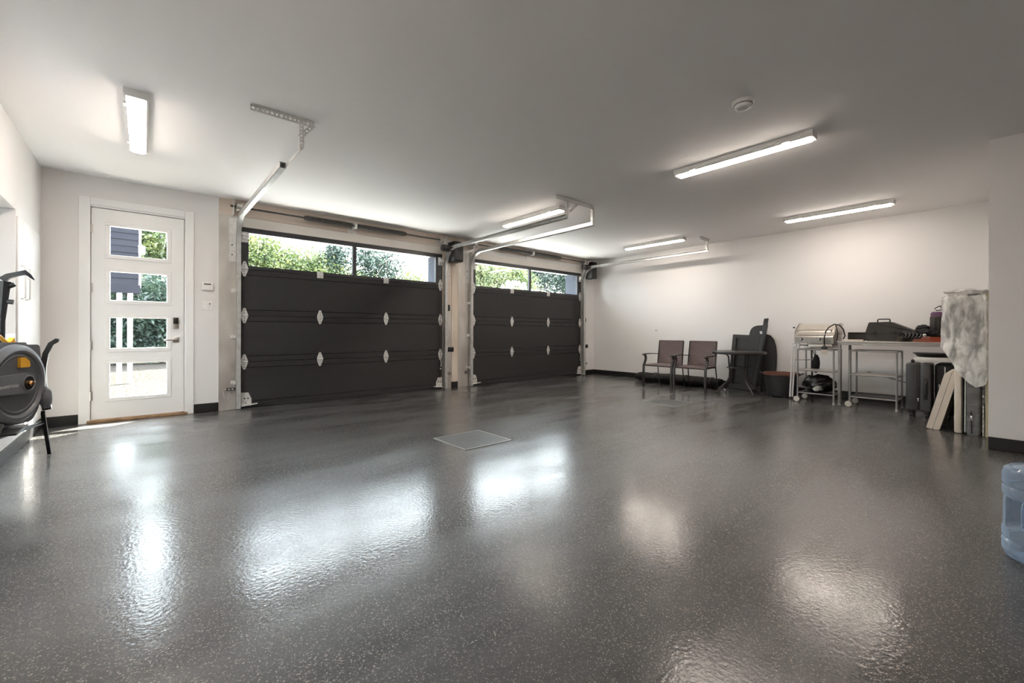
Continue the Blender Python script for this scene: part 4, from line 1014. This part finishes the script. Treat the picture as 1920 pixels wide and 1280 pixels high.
# ---------------------------------------------------------------- water jug
jx, jy = 3.87, -6.735
t = thing('water_jug', 'large clear blue water jug with a moulded grip standing on the floor', 'jug', (jx, jy, 0))
def jug(u, v):
    a = u * 2 * PI
    prof = [(0, .004), (.105, .004), (.126, .018), (.135, .045), (.135, .085), (.129, .095), (.135, .105), (.135, .135), (.130, .150), (.130, .285), (.135, .300), (.135, .325), (.129, .335), (.135, .345), (.135, .385), (.128, .410), (.112, .422), (.10, .417), (.085, .422), (.035, .435), (.029, .445), (.029, .475), (.026, .478), (0, .478)]
    k = v * (len(prof) - 1); i = min(int(k), len(prof) - 2); q = k - i
    r = prof[i][0] * (1 - q) + prof[i + 1][0] * q; z = prof[i][1] * (1 - q) + prof[i + 1][1] * q
    # recess behind the grip, facing the photographer's left
    da = (a - 2.62 + PI) % (2 * PI) - PI
    if .150 <= z <= .287 and abs(da) < .62:
        e = min(1, (z - .150) / .02, (.287 - z) / .02) * min(1, (.62 - abs(da)) / .14)
        r -= .052 * max(0, e)
    return (jx + r * math.cos(a), jy + r * math.sin(a), z)
obj('jug_body', MB().grid(jug, 96, 115), 'jug', t, smooth=.9)
a = 2.62
g = lambda r, z: (jx + r * math.cos(a), jy + r * math.sin(a), z)
obj('grip', MB().tube([g(.09, .150), g(.122, .165), g(.127, .19), (g(.127, .25)), g(.122, .272), g(.09, .288)], .013, 12), 'jug', t)

# ---------------------------------------------------------------- hose reel and cart
t = thing('hose_reel', 'big slate grey retractable hose reel by the left wall', 'hose reel', (.14, -2.1, .35))
ang = math.radians(68)
tv = Vector((math.cos(ang), math.sin(ang), 0)); nv = Vector((math.sin(ang), -math.cos(ang), 0)); cc = Vector((.143, -2.1, .652))
RR = Matrix((tv, Vector((0, 0, 1)), nv)).transposed()      # local x right, y up, z towards the viewer
lf = lambda a_, b_, h: tuple(cc + tv * a_ + Vector((0, 0, 1)) * b_ + nv * h)
obj('side_cover', MB().lathe([(0, -.02), (.268, -.02), (.278, -.005), (.275, .012), (.255, .026), (.235, .030), (.222, .024), (.215, .010), (0, .010)], cc, 64, RR), 'reel', t)
obj('cover_step', MB().lathe([(.19, .009), (.205, .011), (.207, .016), (.196, .018), (.188, .012)], cc, 64, RR), 'reeldark', t)
obj('case_body', MB().prism(rounded([(-.29, .287), (.255, .27), (.272, .15), (.25, -.20), (.18, -.288), (-.29, -.288)], .03), lf, -.13, -.012), 'reel', t)
ar = []
for k in range(13):
    q = -PI / 2 + PI * k / 12; ar.append((.055 + .068 * math.cos(q), .0 + .075 * math.sin(q)))
arm = [(-.28, -.045), (-.2, -.055)] + ar + [(-.28, .068)]
am = obj('centre_arm', MB().prism(arm, lf, .008, .040), 'reel', t)
so = lf(.055, 0, .0)
obj('socket_ring', MB().lathe([(.046, .036), (.052, .046), (.058, .044), (.058, .036)], so, 32, RR), 'reel', am)
obj('socket_well', MB().lathe([(0, .0405), (.049, .0405), (.049, .0425), (0, .0425)], so, 32, RR), 'black', am)
bf = MB()
bf.lathe([(.018, .04), (.018, .055), (.011, .058), (.011, .068), (0, .068)], so, 16, RR)
bf.tube([lf(.03, -.004, .054), lf(.055, 0, .058), lf(.085, .002, .054)], [.008, .010, .008], 10)
obj('brass_fitting', bf, 'brass', am)
letters('GIRAFFETOOLS', am, lf(-.125, -.006, .0405), RR, .026, 'zincplate', 'raised_lettering')
obj('amber_latch', MB().prism([(.0, .115), (.0, .185), (.045, .185), (.085, .155), (.09, .12), (.075, .113)], lf, .010, .030), 'yellow', t)
obj('carry_handle', MB().tube([lf(-.20, .29, -.06), lf(-.17, .33, -.06), lf(-.12, .345, -.06), lf(-.04, .335, -.06), lf(.02, .288, -.06)], .012, 10), 'yellow', t)
obj('hose_guide', MB().prism([(.03, .27), (.03, .30), (.06, .325), (.075, .275)], lf, -.07, -.04), 'yellow', t)
obj('top_plate', MB().prism([(-.29, .27), (-.29, .295), (.13, .290), (.15, .27)], lf, -.12, -.02), 'reel', t)

t = thing('folding_cart', 'black folding cart with curved grips holding the hose reel', 'cart', (.2, -1.9, 0))
obj('leg', MB().tube([(.245, -1.86, .41), (.232, -1.45, .012)], .012, 4, flat=(1, .9, (0, 1, 0))), 'black', t)
obj('leg', MB().tube([(.12, -2.35, .41), (.06, -2.75, .012)], .012, 4, flat=(1, .9, (0, 1, 0))), 'black', t)
obj('deck_bar', MB().tube([(.10, -2.36, .33), (.235, -1.76, .318)], .014, 8), 'black', t)
obj('deck', MB().box(.03, .19, -2.36, -2.0, .335, .352, bev=.006), 'black', t)
obj('shoulder_cover', MB().blob((.262, -1.88, .52), (.035, .05, .085), 2, .12, 1.5), 'reel', t, label='smooth grey side lobe')
Y = -1.80
obj('front_grip', MB().tube([(.262, Y, .42), (.245, Y, .52), (.235, Y, .63), (.238, Y, .74), (.252, Y, .85), (.280, Y, .925), (.312, Y, .952), (.322, Y, .950)], [.03, .032, .028, .022, .020, .020, .020, .014], 4, flat=(.9, .8, (0, 1, 0))), 'black', t)
gs = obj('rear_stem', MB().tube([(.035, -1.78, .36), (.026, -1.78, .80), (.026, -1.78, 1.10), (.034, -1.78, 1.25), (.042, -1.78, 1.39)], [.018, .018, .020, .026, .032], 8), 'black', t)
obj('rear_grip', MB().tube([(.03, -1.78, 1.398), (.06, -1.78, 1.43), (.11, -1.78, 1.452), (.145, -1.78, 1.465), (.165, -1.78, 1.445), (.19, -1.78, 1.412)], [.026, .022, .019, .022, .014, .004], 4, flat=(1, .8, (0, 1, 0))), 'black', t)
obj('clamp_knob', MB().cyl((.04, -1.78, 1.345), (.092, -1.78, 1.372), .022, .016, 12), 'black', gs)
obj('clamp_knob', MB().cyl((.03, -1.78, 1.245), (.085, -1.78, 1.238), .016, .018, 12), 'black', gs)

# ---------------------------------------------------------------- outdoors
struct('ground', MB().box(-40, 60, .5, 70, -.25, -.06).box(-40, -.6, -30, .5, -.25, -.06), 'gravel')
struct('doorstep', MB().box(-.2, 1.56, TE, 1.2, -.06, .0, bev=.01), 'creamwood')
struct('driveway', MB().box(1.9, 12, .47, 10.5, -.06, -.03), 'drive')
# exterior lining of the garage openings
for k, (a, b) in enumerate(((4.845, 4.869), (8.64, 8.664))):
    struct('trim_%d' % (11 + k), MB().box(a, b, .072, .47, 0, 2.46), 'bluegrey')
struct('eave_and_sun_shade', MB().box(2.6, 10, .45, .85, 2.50, 2.62).box(-.5, 2.6, TE, .50, 2.62, 2.70), 'trim')  # entry-side strip is unseen, added to keep sun patches off the left wall
t = thing('shade_screen', 'grey board fence added unseen outside the left recess window to cut sky light', 'screen', (-2.2, -2.5, -.06))  # unseen boards added to hold back sky light from the recess window
for k in range(26):
    obj('screen_board', MB().box(-2.215, -2.195, -8.0 + k * .32, -8.0 + k * .32 + .305, -.06, 2.3, bev=.004), 'tubegrey', t, smooth=0)
for y in (-8.0, -5.6, -3.2, -.8, .2): obj('screen_post', MB().box(-2.30, -2.216, y - .045, y + .045, -.06, 2.35), 'tubegrey', t, smooth=0)
# neighbouring wing seen through the entry door
t = thing('neighbour_wing', 'dark sided upper storey on white posts seen through the entry door', 'building', (-1.2, 7, 0))
for k in range(25):
    z = 1.95 + k * .13
    obj('siding_board', MB().prism([(0, z), (.016, z), (.004, z + .128), (0, z + .128)], lambda a, z_, h: (h, 5.0 - a, z_), -3.0, .735), 'siding', t, smooth=0)
obj('wall_core', MB().box(-3, .735, 5.0, 8.0, 1.95, 5.3), 'siding', t, smooth=0)
obj('corner_trim', MB().box(.735, .77, 4.98, 5.06, 1.9, 5.3), 'trim', t, smooth=0)
for x, y in ((.60, 5.1), (.44, 5.05)):
    obj('post', MB().box(x - .04, x + .04, y - .04, y + .04, -.05, 1.95, bev=.005), 'trim', t)
obj('skirt_board', MB().box(-3, .76, 4.96, 5.0, 1.78, 1.95), 'siding', t, smooth=0)

rng = np.random.default_rng(5)
def leaves(name, m, parent, blobs, n, size, kind=None, label=None):
    """real leaf-shaped quads scattered through the crown volumes"""
    tot = sum(b[3] * b[4] * b[5] for b in blobs); P_ = []
    for b in blobs:
        k = int(n * b[3] * b[4] * b[5] / tot)
        v = rng.normal(size=(k, 3)); v /= np.linalg.norm(v, axis=1)[:, None]
        # clustered radius
        r = rng.random(k) ** .45
        v = v * r[:, None] * np.array(b[3:6]) + np.array(b[:3])
        P_.append(v)
    P_ = np.concatenate(P_)
    # clump
    cl = P_[rng.integers(0, len(P_), len(P_) // 14 + 1)]
    idx = rng.integers(0, len(cl), len(P_)); P_ = cl[idx] + rng.normal(size=P_.shape) * .16
    k = len(P_); a = rng.normal(size=(k, 3)); a /= np.linalg.norm(a, axis=1)[:, None]
    b_ = rng.normal(size=(k, 3)); b_ -= a * (a * b_).sum(1)[:, None]; b_ /= np.linalg.norm(b_, axis=1)[:, None]
    s_ = size * (.6 + .8 * rng.random(k))[:, None]
    vs = np.stack([P_ - a * s_, P_ + b_ * s_ * .45, P_ + a * s_, P_ - b_ * s_ * .45], 1).reshape(-1, 3)
    vs = vs - np.array(WM[parent.name].translation)[None]
    me = D.meshes.new(name); me.vertices.add(len(vs)); me.vertices.foreach_set('co', vs.ravel())
    me.loops.add(len(vs)); me.loops.foreach_set('vertex_index', np.arange(len(vs), dtype=np.int32))
    me.polygons.add(k); me.polygons.foreach_set('loop_start', np.arange(0, len(vs), 4, dtype=np.int32))
    me.update(calc_edges=True); me.materials.append(M[m])
    o = D.objects.new(name, me); COL.objects.link(o); o.parent = parent; WM[o.name] = WM[parent.name]
    o['kind'] = 'stuff'
    return o
def tree(name, label, x, y, h, blobs, n, size, m='leaf', bark='bark', r=.10, lean=0, cat='tree', group=None, nb=9):
    t = thing(name, label, cat, (x, y, -.06), group)
    obj('trunk', MB().tube([(x, y, -.06), (x + lean * .3, y, h * .35), (x + lean * .6, y, h * .7), (x + lean, y, h)], [r, r * .8, r * .5, r * .15], 8), bark, t)
    m_ = MB()
    for k in range(nb):
        f_ = .35 + .6 * k / max(1, nb); z = h * f_; a = k * 2.4; L = (1 - f_) * h * .35 + .3
        p0 = (x + lean * f_, y, z); p1 = (x + lean * f_ + L * math.cos(a), y + L * math.sin(a), z + L * .6)
        m_.tube([p0, tuple((Vector(p0) + Vector(p1)) / 2 + Vector((0, 0, -.05))), p1], [r * .3, r * .2, .01], 5)
    if nb: obj('branches', m_, bark, t)['kind'] = 'stuff'
    leaves('foliage', m, t, blobs, n, size)
    return t

G = 'garden trees beyond the garage doors'
# hedge and birch seen through the entry door
t = thing('hedge', 'tall dark green hedge beyond the gravel, seen through the entry door', 'hedge', (.5, 11.8, -.06))
st = MB()
for k in range(9): st.tube([(-3.2 + k * .9, 11.9, -.06), (-3.1 + k * .9, 11.9, 1.3), (-3.2 + k * .9, 11.8, 2.6)], [.05, .04, .015], 6)
obj('stems', st, 'bark', t)['kind'] = 'stuff'
obj('inner_growth', MB().grid(lambda u, v: (-4.5 + 9 * u, 11.95 + .15 * noise.noise(Vector((u * 20, v * 6, 0))), -.05 + (2.75 + .25 * noise.noise(Vector((u * 12, 0, 3)))) * v), 40, 14), 'leafdark', t, fix=False)['kind'] = 'stuff'
leaves('foliage', 'leafdark', t, [(-4 + k * 1.0, 11.6, 1.3 + .12 * (k % 3), .75, .5, 1.5) for k in range(9)], 26000, .07)
tree('birch_tree', 'white-trunked birch behind the hedge, seen through the top door pane', 1.45, 14.5, 8, [(1.6, 14.5, 4.6, 1.3, 1.0, 1.6), (.8, 15.0, 4.2, 1.4, 1, 1.5), (2.4, 14.8, 5.2, 1.2, 1, 1.5)], 15000, .07, 'leaf', 'birch', .11, -.25)
tree('round_tree', 'dense mid green tree left of the birch behind the hedge', .6, 17, 6, [(.7, 17, 4.6, 1.6, 1.2, 1.7), (-1.0, 17, 4.2, 1.6, 1.2, 1.8)], 15000, .075, 'leafdark')
# trees through the left garage door window
tree('leafy_tree', 'dense yellow-green tree filling the left end of the left garage door window', 4.4, 12.2, 5.2, [(4.2, 12.2, 3.4, 1.2, .8, 1.5), (5.0, 12.6, 3.5, .9, .7, 1.15), (3.2, 12.0, 4.2, .9, .8, 1.3)], 26000, .055, 'leaf', group=None)
tree('leafy_tree', 'yellow-green tree thinning towards the mullion of the left garage door window', 6.0, 12.4, 4.7, [(6.0, 12.4, 3.5, 1.1, .7, 1.0), (6.7, 12.6, 3.2, 1.2, .7, .95)], 13000, .055, 'leaf')
tree('slender_tree', 'slender sparse tree just left of the mullion in the left garage door window', 7.0, 12.3, 5.0, [(7.0, 12.3, 3.9, .45, .4, 1.1)], 3600, .065, 'leafdark', r=.035)
tree('slender_tree', 'tall thin tree with a bare straight trunk right of the mullion', 8.35, 12.3, 6.5, [(8.35, 12.3, 4.1, .9, .5, 1.3)], 4200, .06, 'leafdark', r=.06, nb=14)
tree('slender_tree', 'thin sparse tree near the right end of the left garage door window', 9.4, 12.3, 5.2, [(9.4, 12.3, 3.9, .8, .5, 1.1)], 3000, .06, 'leafdark', r=.045, nb=12)
tree('low_tree', 'bushy yellow-green tree at the right end of the left garage door window', 10.4, 12.0, 3.8, [(10.5, 12.0, 3.0, .9, .7, 1.0), (9.3, 12.2, 2.7, .9, .6, .75)], 10000, .055, 'leaf')
tree('low_tree', 'low yellow-green shrub tree below the middle of the left garage door window', 7.6, 12.1, 3.3, [(7.6, 12.1, 2.85, 1.3, .6, .95)], 7000, .055, 'leaf')
# trees through the right garage door window
tree('leafy_tree', 'pale yellow-green tree at the left end of the right garage door window', 14.3, 11.6, 5.6, [(13.8, 11.6, 3.7, 1.5, .9, 1.4), (15.2, 11.8, 3.6, 1.2, .9, 1.3)], 22000, .06, 'leafpale')
tree('leafy_tree', 'green tree with several thin trunks in the right garage door window', 16.6, 11.9, 5.6, [(16.4, 12.2, 3.9, 1.3, .8, 1.3), (17.2, 11.8, 3.5, 1.0, .8, 1.2)], 15000, .06, 'leaf', nb=14)
for dx in (-.8, -.3, .4):
    pass
tree('dark_tree', 'dark green trees behind the white hydrangea', 21.0, 14.0, 8, [(20.0, 14, 5.0, 2.2, 1.2, 2.4), (23.5, 14, 5.0, 2.6, 1.2, 2.4)], 26000, .08, 'leafdark')
hy = thing('hydrangea', 'white-flowering hydrangea shrub at the right end of the right garage door window', 'shrub', (12.6, 6.6, -.06))
obj('stems', MB().tube([(12.6, 6.6, -.06), (12.4, 6.6, 1.2), (12.0, 6.6, 2.3)], [.04, .03, .01], 6).tube([(12.6, 6.6, 0), (12.8, 6.7, 1.2), (13.3, 6.7, 2.2)], [.04, .03, .01], 6), 'bark', hy)
leaves('foliage', 'leafpale', hy, [(12.4, 6.7, 2.0, 1.5, .7, .78), (14.2, 6.9, 1.9, .9, .6, .8)], 9000, .055)
rnd = random.Random(3)
for k in range(26):
    u = rnd.random(); x = 11.45 + 1.75 * u; z = 2.55 + .42 * math.sin(PI * min(1, u * 1.15)) + .18 * (rnd.random() - .6)
    obj('flower_head', MB().blob((x, 6.2 + .5 * rnd.random(), z), (.085, .085, .12), k, .35, 3.5, 12, 8), 'petal', hy, smooth=1.3)
for k in range(6):
    obj('flower_head', MB().blob((14.0 + .16 * k, 6.5, 2.42 + .05 * k), (.09, .09, .11), k + 40, .35, 3.5, 12, 8), 'petal', hy, smooth=1.3)
